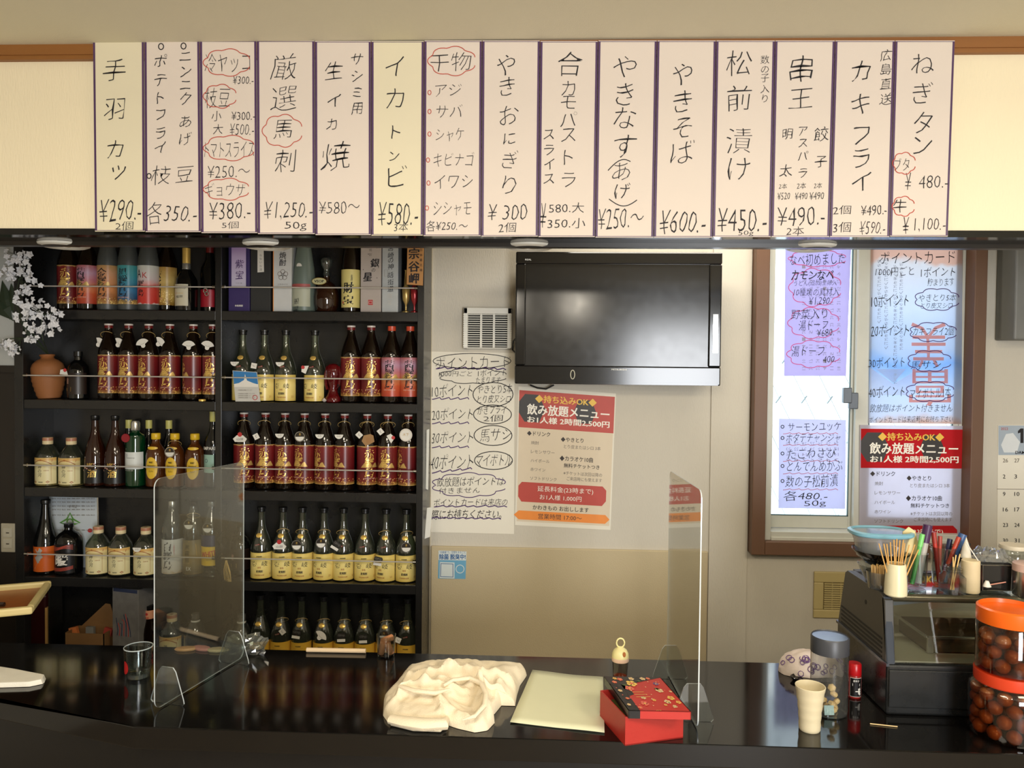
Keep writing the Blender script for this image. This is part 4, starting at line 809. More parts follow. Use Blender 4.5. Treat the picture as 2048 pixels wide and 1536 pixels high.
# ---- tags that hang on the bottle necks
def tagmesh(poly, mat, t=.001): return B().prism([(x / 1000, 0, z / 1000) for x, z in poly], (0, t, 0)).mesh('tag', mat)
def ringpoly(r, n=24, a0=0, a1=2 * PI): return [(r * math.cos(a0 + (a1 - a0) * k / n), r * math.sin(a0 + (a1 - a0) * k / n)) for k in range(n + (0 if a1 - a0 >= 2 * PI - .01 else 1))]
def tg(fn): d = D(lambda x, y, k: Vector((x / 1000, -.0004 * k - .0002, -y / 1000))); fn(d); return d.meshes()
fanp = [(24 * math.sin(a) * 1.15, -4 + 24 * math.cos(a)) for a in [(-1.25 + 2.5 * k / 12) for k in range(13)]] + [(9, -4), (8, -12), (3, -16), (-3, -16), (-8, -12), (-9, -4)]
T = {
 'fan': ('name_tag', tagmesh(fanp, m_tagw), tg(lambda d: d.line('tag_line', m_ink, [(-10, -1), (-4, 1), (4, 1), (10, -1)], .8))),
 'hex': ('name_tag', tagmesh([(-12, 14), (12, 14), (28, 0), (20, -12), (-20, -12), (-28, 0)], m_tagw), tg(lambda d: (d.oval('red_disc', m_tagr, 0, -17, 9, 9), d.fit('lettering', m_ink, '山田', -12, -4, 12, 6, .0, .8, 0, 1)))),
 'ring': ('name_tag', tagmesh(ringpoly(20), M('tag_dark_metal', (60, 54, 48), .35, metal=.4)), tg(lambda d: (d.oval('ring_print', m_silver, 0, 0, 19, 19, 2), d.poly('white_half', m_tagw, [(-17, 1)] + [(17 * math.cos(a), 17 * math.sin(a)) for a in [PI - PI * k / 12 for k in range(13)]], 1), d.fit('lettering', m_gold, '月', -3, -13, 3, -4, .02, 0, 0, 1)))),
 'half': ('name_tag', tagmesh([(17 * math.cos(a), 17 * math.sin(a)) for a in [-PI * k / 12 for k in range(13)]], m_tagw), tg(lambda d: d.fit('lettering', m_ink, 'ふじ', -8, 3, 8, 9, .0, .8, 0, 1))),
 'round': ('name_tag', tagmesh(ringpoly(25), m_tagw), tg(lambda d: (d.oval('ring_print', m_kraft, 0, 0, 22, 22, .8), d.fit('lettering', m_hill, '木下', -12, -8, 12, 4, .0, .8, 0, 1)))),
 'kraft': ('name_tag', tagmesh([(-24, -6), (-8, -26), (26, -8), (22, 16), (10, 22), (-16, 16)], m_kraft), tg(lambda d: (d.oval('ring_print', m_arch, 2, 2, 8, 8, 1.4), d.fit('lettering', m_arch, '丸', -2, -2, 6, 6, 0, 0, 0, 1)))),
 'plate': ('name_tag', tagmesh([(-17, 8), (-13, 13), (13, 13), (17, 8), (17, -2), (13, -7), (-13, -7), (-17, -2)], M('tag_dark_plate', (66, 62, 58), .35, metal=.5)), tg(lambda d: (d.fit('lettering', m_silver, 'GENJI', -13, -9, 13, 2, .01, 0, 0, 1), d.poly('white_slip', m_tagw, [(-16, 11), (16, 9), (16, 20), (-16, 22)], 1)))),
 'slip': ('name_tag', tagmesh([(-12, 9), (10, 12), (12, -9), (-10, -12)], m_tagw), tg(lambda d: d.line('tag_line', m_ink, [(-6, -2), (0, 2), (6, -1)], 1.2))),
 'rednote': ('name_tag', tagmesh([(-16, 4), (4, 14), (20, -8), (-14, -14)], m_tagw), tg(lambda d: d.oval('red_disc', m_tagr, 2, -8, 7, 7))),
}
cord_m = B().tube([(.024 * math.cos(2*PI*k/14), .024 * math.sin(2*PI*k/14), .006 * math.cos(2*PI*k/14 + .8)) for k in range(14)], .0009, 5, True).mesh('c', m_cord)
def attach_tag(o, key, dx, z, tilt=0, y=-.043, cz=None):
    nm, me, subs = T[key]
    t = link(nm, me, None, o, (dx, y, z), (0, tilt, 0))
    for sn, sm in subs: link(sn, sm, None, t)
    if cz: link('cord', cord_m, None, o, (dx * .25, 0, cz), (math.radians(-24), 0, 0))
def bottle(kd, x, row, label, group=None, turn=0, y=3.0, tags=(), cat='bottle', name='liquor_bottle', s=1.0):
    z = stop[row] + .0008; X = atY(x, 690 + 180 * (row - .5), y).x
    o = empty(name, (X, y, z), label, cat, group)
    for nm, me, tn, subs in K[kd]:
        p = link(nm, me, None, o, (0, 0, 0), (0, 0, math.radians(turn) if tn else 0))
        for sn, sm in subs: link(sn, sm, None, p)
    for t in tags: attach_tag(o, *t)
    if s != 1.0: o.scale = (s, s, s)
    return o
ORD = ['first', 'second', 'third', 'fourth', 'fifth', 'sixth', 'seventh', 'eighth', 'ninth']
G = 'liquor bottles in the black cabinet'
# row 1, left bay
bottle('aka', 137, 0, 'dark red labelled brown bottle, first on the top left shelf', turn=14)
bottle('akane', 176, 0, 'pink and orange labelled brown bottle on the top left shelf', turn=-12)
bottle('kin', 216, 0, 'frosted bottle with copper gold label on the top shelf', turn=-6)
bottle('kuro', 257, 0, 'frosted bottle with teal blue label on the top shelf', turn=-4)
bottle('ak', 297, 0, 'frosted bottle with white over red label on the top shelf', turn=-10)
bottle('goldlabel', 334, 0, 'brown bottle with gold label right of the white-red one', turn=-30, y=3.05)
bottle('cognac', 373, 0, 'dark bottle with gold neck foil and ivory label', turn=-14)
bottle('redneck', 420, 0, 'dark bottle with red neck cut off by the cabinet divider', y=3.05)
# row 2, left bay
bottle('dark', 157, 1, 'short black bottle beside the clay vase', turn=-8, tags=(('rednote', -.034, .108, .3, -.04),))
for i, (x, tn, tg_, ds) in enumerate(((218, -4, (('fan', -.026, .222, .9, -.020),), 'white tag sliver on its left'), (258, -2, (('fan', -.030, .222, .8, -.018),), 'white tag behind its shoulder'),
        (298, -16, (('fan', -.004, .222, -.35, -.042),), 'skewed white fan tag in front'), (340, 4, (('fan', -.028, .226, .9, -.028),), 'tall tilted white tag on its left'),
        (387, -52, (('fan', -.0, .216, 0, -.042),), 'straight white fan tag'), (426, 4, (('fan', -.004, .216, .2, -.042),), 'white tag, cut by the divider'))):
    bottle('aka', x, 1, f'dark red labelled bottle, {ds}, {ORD[i]} from vase', 'dark red labelled bottles left bay', turn=tn, tags=tuple((a, b, c_, e_, f_, .256) for a, b, c_, e_, f_ in tg_))
solo(B().lathe([(.012, 0), (.0135, .001), (.0135, .007), (.012, .009), (.0, .009)], 16), 'bottle_cap', m_gold, 'loose gold bottle cap on the second shelf edge', 'cap', loc=(atY(405, 798, 2.95).x, 2.948, stop[1]))
# row 2, right bay
bottle('iki', 486, 1, 'clear gold labelled bottle behind the blue picture card', 'tall clear bottles second shelf', turn=8, tags=(('half', -.02, .155, 0, -.034),))
bottle('iki', 529, 1, 'clear gold labelled bottle right of the blue picture card', 'tall clear bottles second shelf', turn=-10, tags=(('slip', -.03, .14, .3, -.034),))
bottle('iki', 572, 1, 'clear gold labelled bottle with half-moon tag, second shelf', 'tall clear bottles second shelf', turn=-8, tags=(('half', -.012, .155, 0, -.036),))
bottle('iki', 630, 1, 'clear gold labelled bottle left of the red carved figurine', 'tall clear bottles second shelf', turn=-16, tags=(('rednote', -.03, .130, -1.0, -.040),))
bottle('aka', 702, 1, 'dark red labelled bottle right of the red figurine, second shelf', turn=8)
bottle('aka', 742, 1, 'dark red labelled bottle left of the sunset labelled pair', turn=14)
bottle('akane', 783, 1, 'orange capped bottle with sunset label, left of the pair', turn=-2)
bottle('akane', 820, 1, 'orange capped bottle with sunset label, by the side panel', turn=4)
# row 3, left bay
bottle('kawa', 96, 2, 'squat cream labelled bottle, left one on the third shelf'); bottle('kawa', 143, 2, 'squat cream labelled bottle, right one on the third shelf')
bottle('ume', 191, 2, 'tall amber plum liquor bottle, left of the two'); bottle('ume', 231, 2, 'tall amber plum liquor bottle beside the green gin')
bottle('gin', 271, 2, 'green gin bottle with silver cap and white label', turn=-6)
bottle('kaku', 312, 2, 'yellow capped whisky bottle beside the green gin', 'yellow capped whisky bottles'); bottle('kaku', 350, 2, 'yellow capped whisky bottle with round half-white tag', 'yellow capped whisky bottles', tags=(('ring', 0, .143, 0, -.043, .172),))
bottle('kaku', 390, 2, 'yellow capped whisky bottle, rightmost of the three', 'yellow capped whisky bottles', turn=10)
bottle('campari', 427, 2, 'black bottle with white lettering and mint label by the divider', turn=-20, y=3.02)
for x, ds in ((258, 'left of the green gin'), (298, 'right of the green gin'), (338, 'behind the yellow capped whisky bottles')): bottle('campari', x, 2, 'dark unlit bottle in the back row ' + ds, 'dark bottles in the back row', turn=180, y=3.08, s=.86)
# row 3, right bay
for i, (x, tn, t_, ds) in enumerate(((488, 24, (('hex', 0, .200, 0),), 'white hexagon tag and red disc'), (531, 10, (('slip', -.022, .21, 1.2),), 'gold cord and no front tag'), (570, 2, (('half', -.008, .222, 0),), 'half-moon tag over centred characters'),
        (609, -20, (('ring', -.006, .212, 0),), 'round dark metal tag'), (650, -36, (('half', -.010, .222, 0),), 'half-moon tag and turned label'), (689, -38, (('half', -.012, .222, 0),), 'half-moon tag left of the kraft tagged bottle'),
        (734, 26, (('kraft', .012, .204, 0), ('slip', -.022, .222, .9)), 'brown kraft tag'), (775, -2, (('rednote', .022, .212, 1.2), ('slip', -.02, .236, 1.0)), 'two small side tags'), (816, -52, (('round', -.002, .224, 0),), 'large round white tag'))):
    bottle('aka', x, 2, f'dark red labelled bottle with {ds}, third shelf', 'dark red labelled bottles third shelf', turn=tn, tags=tuple((*q, -.042, .258) for q in t_))
# row 4, left bay
bottle('hiya', 92, 3, 'tall black bottle with orange label, fourth shelf left end'); bottle('dan', 138, 3, 'round black bottle with red swirls before the framed sheet')
bottle('kawalow', 197, 3, 'squat clear bottle right of the framed sheet', 'squat cream labelled bottles fourth shelf'); bottle('kawalow', 242, 3, 'squat clear bottle with handwriting across its cream label', 'squat cream labelled bottles fourth shelf')
o = bottle('kawalow', 292, 3, 'squat clear bottle with a small half-moon name tag', 'squat cream labelled bottles fourth shelf', tags=(('half', -.012, .118, 0, -.047),))
bottle('shiro', 345, 3, 'clear bottle with white-grey brush label seen through the acrylic'); bottle('ex', 387, 3, 'clear bottle with smoky gold label and round tag', tags=(('ring', 0, .212, 0, -.042, .24),))
bottle('white', 424, 3, 'clear bottle with yellow label and red round tag', tags=(('ring', 0, .20, 0, -.042),))
# row 4, right bay
bottle('dark', 481, 3, 'small dark bottle standing behind the hanging cords', y=3.05)
for i, (x, tn, t_, ds) in enumerate(((523, 8, (), 'no name tag'), (566, 12, (('hex', 0, .135, 0),), 'hexagon tag and red disc'), (605, 0, (('ring', -.01, .14, 0),), 'ring tag low on its left shoulder'), (648, -14, (('ring', -.0, .150, 0),), 'ring tag high in the middle'),
        (687, 10, (('plate', -.016, .145, .6),), 'tilted dark plate tag'), (730, 6, (), 'loose gold cord only'), (772, -22, (('plate', -.022, .088, .2),), 'dark plate hanging low over its label'), (812, 0, (('ring', .008, .140, 0),), 'ring tag near the side panel'))):
    bottle('iki', x, 3, f'clear gold labelled bottle with {ds}, fourth shelf', 'tall clear bottles fourth shelf', turn=tn, tags=tuple((*q, -.044, .185) for q in t_))
# row 5
bottle('beer', 299, 4, 'small brown bottle with peach neck label', y=3.0); bottle('kawalow', 344, 4, 'squat clear bottle low behind the acrylic, left one', s=1.02)
bottle('plainclear', 391, 4, 'clear unlabelled bottle with silver cap low behind the acrylic'); bottle('plainclear', 483, 4, 'clear unlabelled bottle behind the crumpled plastic bag')
for i, (x, t_, ds) in enumerate(((521, (), 'half hidden by the plastic bag'), (562, (('slip', .02, .15, 1.0),), 'small slip tag on its right'), (603, (('plate', -.006, .145, .2),), 'dark plate tag above a tilted slip'), (647, (('fan', .0, .135, .7),), 'big cream fan tag'),
        (688, (('plate', .0, .137, 0),), 'level dark plate tag and cream slip'), (730, (('plate', .002, .134, 0),), 'dark plate tag and barcode slip'), (772, (('ring', .0, .145, 0),), 'ring tag behind the glass of corks'), (815, (('slip', -.03, .128, .5),), 'slip tag by the side panel'))):
    bottle('iki2', x, 4, f'clear deep gold labelled bottle, {ds}, lowest shelf', 'tall clear bottles lowest shelf', turn=-2, tags=tuple((*q, -.044, .183) for q in t_))
# ---- boxes
def carton(x0_, x1_, row, h, mat, label, fn=None, y=2.965, dep=.075, rz=0.0, name='liquor_carton', group='liquor cartons on the top shelf', side=None):
    a, b = atY(x0_, 690 + 180 * (row - .5), y).x, atY(x1_, 690 + 180 * (row - .5), y).x; c = (a + b) / 2; w2 = (b - a) / 2; z = stop[row] + .0008
    o = empty(name, (c, y + dep / 2, z), label, 'box', group, rz)
    B().box((-w2, -dep / 2, 0), (w2, dep / 2, h)).obj('carton', mat, o, bevel=.0012)
    d = D(lambda x, yy, k: Vector((x / 1000, -dep / 2 - .0003 - .0003 * k, h - yy / 1000)))
    if fn: fn(d, w2 * 1000, h * 1000)
    for p_, me in d.meshes(): link(p_, me, None, o)
    return o
Hc = .315
def f1(d, w2, h):
    d.poly('front_label', ramp('lilac_label', .08, .3, [(0, (206, 202, 214)), (.6, (196, 176, 216)), (1, (120, 60, 160))], .5), [(-w2 + 12, 0), (w2 - 14, 0), (w2 - 14, h - 92), (-w2 + 12, h - 92)], 1)
    d.col('lettering', m_purple, '紫宝', 2, (130, 172), 36, .0, .8, 2); d.fit('lettering', m_ink, 'むらさきのいも焼酎', -12, h - 112, 12, h - 108, 0, 0, 0, 2, 1); d.fit('lettering', m_tagw, '本格焼酎', -16, h - 26, 16, h - 18, .02, 0, 0, 2)
carton(457, 499, 0, Hc, M('carton_violet', (54, 40, 96), .5), 'deep violet carton with lilac label', f1)
def f2(d, w2, h): d.poly('hang_label', m_tagw, [(-12, 56), (12, 52), (14, h - 154), (-12, h - 152)], 1); d.col('lettering', m_pg, 'なないな酒', 1, (96, 152), 11, 0, .3, 2)
carton(501, 541, 0, Hc, M('carton_charcoal', (40, 40, 38), .6), 'charcoal carton with a narrow white hanging label', f2)
def f3(d, w2, h):
    d.poly('orange_edge', m_po, [(-w2, 0), (-w2 + 2.5, 0), (-w2 + 2.5, h), (-w2, h)], 1); d.col('lettering', m_ink, '乙焼酎', 2, (66, 96, 124), 28, .01, .4, 2); d.col('lettering', m_ink, '本格梅', 24, (40, 52, 64), 11, 0, .3, 2)
    for k in range(5): d.oval('flower_emblem', m_pg, 2 + 12 * math.sin(k * 1.2566), 172 - 12 * math.cos(k * 1.2566), 8.5, 8.5, 2)
    d.oval('flower_emblem', m_pg, 2, 172, 4, 4, 1.5); d.fit('lettering', m_pg, 'つれかづら', -18, 206, 22, 211, .01, 0, 0, 2, 1)
carton(546, 583, 0, Hc, M('carton_white', (206, 206, 202), .5), 'white carton with a five-petal outline emblem', f3)
def f4(d, w2, h):
    d.col('lettering', m_ink, '銀', 16, (124,), 34, .02, .6, 2); d.col('lettering', m_ink, 'の', 10, (152,), 18, .0, .6, 2); d.col('lettering', m_ink, '星', -12, (178,), 36, .02, .6, 2); d.col('lettering', m_pg, '芋焼酎', -2, (56, 74, 92), 12, 0, .3, 2)
    for q in ((-10, 90), (22, 66), (-30, 150), (30, 142), (24, 182)): d.oval('gold_star', m_ink, *q, 1.6, 1.6)
    d.poly('red_seal', m_tagr, [(-10, h - 48), (8, h - 48), (8, h - 28), (-10, h - 28)], 1); d.line('seal_lines', m_tagw, [(-7, h - 43), (5, h - 43), (5, h - 33), (-7, h - 33)], 1.2, True, 2)
carton(721, 762, 0, Hc, M('carton_greige', (180, 168, 158), .55), 'greige carton with black characters and a red seal', f4)
def f5(d, w2, h): d.col('lettering', m_ink, '宮崎の神話街道', 2, (66, 94, 114, 138, 170, 198, 224), 25, .0, .8, 2); d.line('lettering', m_pg, [(-22, 150), (-10, 150), (-10, 176), (-22, 176)], 1, True, 2); d.col('lettering', m_silp, '限定', 0, (252, 276), 20, 0, 0, 2)
carton(764, 796, 0, Hc, M('carton_silver_white', (186, 190, 190), .35, metal=.25), 'silvery white carton with running brush characters', f5)
bottle('frostpale', 608, 0, 'pale frosted tapering bottle with dusty red band', turn=-4)
bottle('zai', 702, 0, 'brown bottle with pale yellow label and bold black characters')
# decanter
z = stop[0] + .0008; o = empty('brandy_decanter', (atY(653, 610, 3.0).x, 3.0, z), 'round brown brandy decanter with glass stopper', 'decanter')
B().lathe([(.030, 0), (.040, .004), (.048, .03), (.049, .06), (.044, .09), (.030, .112), (.014, .122), (.012, .135), (.013, .142)], 12).obj('decanter_body', M('brandy_glass', (44, 22, 12), .06, spec=.7), o)
B().lathe([(.011, .140), (.016, .146), (.013, .156), (.012, .170), (.022, .184), (.024, .205), (.018, .214), (.012, .217), (.0, .217)], 12).obj('stopper', g_clear, o)
d = D(lambda x, y, k: Vector((x / 1000 - .016, -.046 - .0005 * k, .118 - y / 1000))); d.oval('neck_label', M('label_pale_gold_oval', (196, 190, 140), .4), 0, 0, 28, 13); d.oval('label_rim', m_gold, 0, 0, 28, 13, 1.5); d.fit('lettering', m_ink, 'VSOP', -19, -5, 19, 5, .03, 0, 0, 3)
for p_, me in d.meshes(): link(p_, me, None, o)
# little glasses by the side panel
for x, m_, lb in ((812, M('miniature_gold', (176, 150, 90), .25, metal=.6), 'small gold stemmed miniature bottle under the wooden sign'), (829, M('miniature_red', (150, 40, 44), .2, metal=.4), 'small red stemmed miniature bottle by the side panel')):
    solo(B().lathe([(.016, 0), (.016, .004), (.004, .01), (.004, .03), (.014, .05), (.016, .09), (.008, .105), (.005, .16), (.007, .165), (.0, .166)], 16), 'miniature_bottle', m_, lb, 'bottle', 'miniature bottles', loc=(atY(x, 600, 2.97).x, 2.97, stop[0]))
# red carved figurine
fx = atY(666, 780, 2.985).x; o = empty('carved_figurine', (fx, 2.985, stop[1] + .0008), 'dark red glazed carved head figurine on the second shelf', 'figurine'); m_fig = M('dark_red_glaze', (86, 10, 14), .12, var=.3, scale=40, bump=.6, bscale=90)
B().lathe([(.026, 0), (.030, .004), (.030, .018), (.024, .026), (.018, .040), (.016, .060), (.021, .078), (.026, .100), (.027, .124), (.024, .142), (.014, .150), (.0, .152)], 20, sy=.85).obj('body', m_fig, o)
B().lathe([(.0, .0), (.006, .002), (.0075, .014), (.004, .026), (.0, .028)], 10, c=(0, -.024, .092)).obj('nose', m_fig, o)
for q in (-1, 1): B().sphere((q * .009, -.021, .122), .005, 8).obj('eye', m_fig, o); B().tube([(q * .022, 0, .14), (q * .029, -.004, .11), (q * .026, -.008, .07), (q * .018, -.014, .05)], .006, 8).obj('hair_lock', m_fig, o)
B().tube([(-.012, -.020, .084), (0, -.024, .080), (.012, -.020, .084)], .003, 8).obj('mouth', m_fig, o)
B().lathe([(.004, 0), (.010, .006), (.0, .016)], 10, c=(-.028, -.022, .002)).obj('ornament', M('ornament_white', (206, 196, 190), .4), o)
# blue picture card
cP = [(465, 741), (514, 744), (521, 803), (471, 803)]
r = sheet('picture_card', cP, 2.942, M('card_white', (196, 194, 186), .6), 'picture card with blue sea photo and printed text on the second shelf', 'card')
d = D(plane_f(2.9415, .0004)); d.poly('photo_print', M('card_blue', (48, 120, 178), .45, var=.1), [(466, 742), (513, 745), (516, 768), (468, 768)], 1); d.poly('photo_print', m_tagw, [(468, 768), (478, 766), (488, 760), (490, 748), (494, 761), (506, 766), (516, 769), (516, 774), (468, 774)], 2)
for y in (780, 787, 791, 795): d.fit('lettering', m_pg, 'お客様各位感謝いたします', 476, y - 1, 476 + (28 if y == 780 else 34), y + 1.6, 0, 0, 0, 2, 1)
d.oval('red_seal', m_tagr, 510, 795, 4.5, 4.5, 1.2, lay=2); d.build(r)
# framed sheet behind bottles
cF = [(82, 991), (194, 993), (197, 1146), (84, 1146)]
r = sheet('framed_certificate', cF, 3.085, M('certificate_paper', (196, 204, 208), .5), 'white certificate with green mountain emblem behind black bottles', 'certificate', thick=.006)
d = D(plane_f(3.0845, .0004)); m_gr = M('emblem_green', (96, 150, 70), .5)
d.line('green_emblem', m_gr, [(120, 1046), (134, 1038), (140, 1026), (146, 1038), (160, 1046), (150, 1048), (130, 1048)], 3.4, True); d.oval('green_emblem', m_gr, 140, 1044, 6, 6, 2.6)
for y in (997, 1004, 1012, 1019, 1030, 1060): d.fit('lettering', m_pg, '許可証営業飲食店記', 104, y - 1.2, 190, y + 1.6, 0, 0, 0, 2, 1)
d.fit('lettering', m_pg, '許可証', 138, 1010, 154, 1016, 0, 0, 0, 3); d.oval('red_seal', m_tagr, 180, 1061, 5, 4); d.line('frame_edge', m_silver, [(195, 993), (198, 1146)], 3); d.build(r)
# folded papers leaning in the fourth shelf, right end
r = solo(B().box((-.022, -.003, 0), (.014, .003, .162)).box((-.030, .006, 0), (.0, .009, .165)), 'folded_papers', m_paper, 'folded white papers leaning behind the last bottle, fourth shelf', 'paper', loc=(atY(824, 1100, 3.06).x, 3.06, stop[3]))
# hanging looped cords near the divider on row 4
cp = atY(452, 1118, YS - .002); b = B()
for q in range(4): b.tube([cp + Vector((.002 * q, -.004, -.004)), cp + Vector((-.006 + .004 * q, -.006, -.04)), cp + Vector((-.004 + .006 * q, -.006, -.078)), cp + Vector((.010 + .004 * q, -.004, -.088)), cp + Vector((.012 + .002 * q, -.002, -.05)), cp + Vector((.004, -.003, -.004))], .0011, 5)
solo(b, 'looped_cords', m_cord, 'looped tan cords hanging from the rail by the divider', 'cord')
# clip on the first left rail
cp = atY(412, 576, YS - .004); b = B().tube([cp + Vector((.008 * math.cos(a * .7), -.004, -.010 + .009 * math.sin(a * .7))) for a in range(9)], .0022, 8, True).tube([cp + Vector((.006 + .007 * math.cos(a * .7), -.007, -.022 + .008 * math.sin(a * .7))) for a in range(9)], .0022, 8, True)
solo(b, 'key_rings', m_steel, 'steel rings hooked on the top rail beside the divider', 'ring')
# ---- clay vase with white flower sprays
vx = atY(99, 790, 3.002).x; o = empty('clay_vase', (vx, 3.002, stop[1] + .0008), 'brown ribbed clay vase at the left end of the second shelf', 'vase')
pr = [(.034, 0), (.038, .003)] + [(.038 + .018 * math.sin(min(1.0, k / 10) * 1.5) + (.0022 if k % 2 else 0), .006 + k * .0095) for k in range(11)] + [(.056, .122), (.050, .140), (.036, .154), (.024, .160), (.021, .166), (.025, .171), (.026, .176), (.021, .178), (.018, .170), (.018, .12), (.0, .12)]
o.rotation_euler = (0, -.05, 0); o.scale = (1.08, 1.08, 1.0)
B().lathe(pr, 32).obj('vase_body', M('terracotta', (146, 92, 50), .65, var=.12, scale=16, bump=.3, bscale=60), o)
m_pet = M('white_petal', (226, 226, 228), .6, var=.04); m_stem = M('green_stem', (44, 58, 32), .6, var=.2)
fl = B()
for k in range(5):
    a = k * 2 * PI / 5; c_, s_ = math.cos(a), math.sin(a); c2, s2 = math.cos(a + .62), math.sin(a + .62); c3, s3 = math.cos(a - .62), math.sin(a - .62)
    fl.add([(0, 0, 0), (.0074 * c2, -.0015, .0074 * s2), (.0105 * c_, .001, .0105 * s_), (.0074 * c3, -.0015, .0074 * s3), (0, .0016, 0)], [(0, 1, 2), (0, 2, 3), (4, 2, 1), (4, 3, 2), (0, 4, 1), (0, 3, 4)])
flm = fl.mesh('blossom', m_pet); bud = B().sphere((0, 0, 0), .0034, 8, 1.3).mesh('bud', m_pet)
mouth = Vector((vx, 3.002, stop[1] + .172)); rf = random.Random(5)
def spray(label, pts, clusters, Y):
    root = empty('flower_spray', mouth, label, 'flowers', 'white flower sprays in the clay vase'); st = B(); P3 = [mouth] + [atY(x, y, Y) for x, y in pts]
    st.tube([p - mouth for p in P3], .0016, 6); k0 = 0; fls = []
    for (cx_, cy_, rx, ry, n) in clusters:
        for k in range(n):
            a = rf.uniform(0, 2 * PI); q = math.sqrt(rf.random()); x, y = cx_ + rx * q * math.cos(a), cy_ + ry * q * math.sin(a)
            p = atY(x, y, Y + rf.uniform(-.03, .02)) - mouth; near = min(P3, key=lambda t: (t - mouth - p).length) - mouth
            if k % 3 == 0: st.tube([near, (near + p) / 2 + Vector((0, .004, .004)), p], .0007, 4)
            fls.append(p)
    st.obj('stem', m_stem, root)
    for k, p in enumerate(fls):
        small = k % 6 == 5; s_ = rf.uniform(1.0, 1.45); oo = link('bud' if small else 'blossom', bud if small else flm, None, root, p, (rf.uniform(-.6, .6), rf.uniform(-3, 3), rf.uniform(-.8, .8))); oo.scale = (s_, s_, s_)
spray('tallest white blossom spray rising at the left edge', [(70, 672), (45, 640), (28, 600), (38, 560), (50, 520)], [(20, 512, 14, 14, 7), (44, 512, 16, 16, 9), (36, 542, 26, 22, 20), (10, 548, 12, 14, 8), (62, 572, 20, 16, 15), (46, 592, 18, 12, 9)], 2.90)
spray('dense white blossom spray above the clay vase', [(86, 680), (82, 660), (84, 630)], [(62, 608, 34, 16, 17), (46, 632, 20, 16, 10), (80, 642, 34, 22, 30), (108, 640, 20, 26, 20), (80, 668, 34, 14, 13)], 2.88)
spray('white blossom spray drooping over the left cabinet side', [(66, 682), (40, 676), (12, 678)], [(12, 690, 22, 10, 20), (30, 702, 14, 8, 10), (60, 680, 10, 6, 8)], 2.88)
lf = B()
for (x0_, y0_, x1_, y1_, w_) in ((20, 640, 4, 560, 16), (24, 640, -6, 600, 16), (30, 634, 22, 566, 14), (66, 690, 28, 610, 10)):
    a = atY(x0_, y0_, 2.94); c_ = atY(x1_, y1_, 2.93); m_ = (a + c_) / 2; n_ = Vector((0, 1, 0)).cross(c_ - a).normalized() * w_ * .0019
    lf.add([a, m_ + n_, c_, m_ - n_, m_ + Vector((0, -.006, 0))], [(0, 4, 1), (1, 4, 2), (2, 4, 3), (3, 4, 0)])
o2 = solo(B().tube([mouth, atY(50, 650, 2.94), atY(24, 640, 2.94), atY(14, 600, 2.94)], .002, 6), 'leaf_branch', m_stem, 'dark green leafy branch behind the white blossoms', 'branch'); lf.obj('leaves', M('dark_leaf', (28, 44, 24), .5, var=.3), o2)
# ---- clutter on the lowest shelf, left bay
zc = stop[4] + .0008; y = 3.0
o = carton(225, 287, 4, .305, M('silver_foil_carton', (150, 148, 146), .3, metal=.5, var=.35, scale=26), 'silver patterned carton low on the left', None, 2.955, .09, math.radians(-14), 'foil_carton', None)
d = D(lambda x, yy, k: Vector((x / 1000, -.0455 - .0003 * k, .305 - yy / 1000)))
for q in range(7): d.line('pattern_print', m_tagr if q % 2 else l_navy, [(-44 + q * 9, 120 + 22 * math.sin(q)), (-36 + q * 10, 150 + 20 * math.cos(q)), (-40 + q * 11, 190)], 3)
d.poly('pattern_print', M('foil_navy_top', (50, 58, 84), .35), [(-58, 0), (58, 0), (58, 14), (-58, 14)], 1)
for p_, me in d.meshes(): link(p_, me, None, o)
m_card = M('brown_cardboard', (122, 88, 50), .75, var=.1)
ox = atY(175, 1280, 2.98).x; o = empty('open_cardboard_box', (ox, 2.98, zc), 'open brown cardboard box with a raised flap', 'box')
B().box((-.075, -.03, 0), (.085, .06, .004)).box((-.075, -.03, 0), (.085, -.027, .125)).box((-.075, .057, 0), (.085, .06, .125)).box((-.075, -.03, 0), (-.072, .06, .125)).box((.082, -.03, 0), (.085, .06, .125)).obj('carton', m_card, o)
B().prism([(-.06, .06, .125), (.085, .06, .125), (.05, .075, .21), (.03, .075, .213)], (0, .003, 0)).obj('flap', m_card, o)
for k, (dx, m_, lb) in enumerate(((-.04, M('orange_packet', (196, 112, 60), .5), 'orange packet'), (.0, M('steel_packet', (150, 150, 146), .4, metal=.4), 'grey packet'), (.045, M('red_packet', (156, 60, 50), .5), 'red-brown packet'))):
    solo(B().box((-.016, -.006, 0), (.016, .008, .13)), 'packet', m_, lb + ' sticking out of the open cardboard box', 'packet', 'packets in the cardboard box', loc=(ox + dx, 3.0, zc + .005), rot=(0, .25 * (k - 1), 0))
ux = atY(108, 1280, 2.99).x
solo(B().box((-.003, -.03, 0), (.003, .05, .30)), 'metal_tray', m_steel, 'thin steel tray standing on edge in the lowest shelf', 'tray', loc=(ux, 2.99, zc))
solo(B().box((-.005, -.02, 0), (.005, .03, .22)), 'wooden_board', M('pale_board', (160, 124, 70), .6), 'thin pale wooden board beside the steel tray', 'board', loc=(ux - .012, 2.98, zc))
solo(B().box((-.05, -.03, 0), (.05, .04, .27)), 'dark_canister', M('dark_maroon', (44, 12, 12), .3), 'dark maroon canister at the dim left end of the lowest shelf', 'canister', loc=(atY(78, 1250, 3.0).x, 3.0, zc), bevel=.01)
# ================================================================== things on the counter
def onC(x, y): return atZ(x, y, ZC)
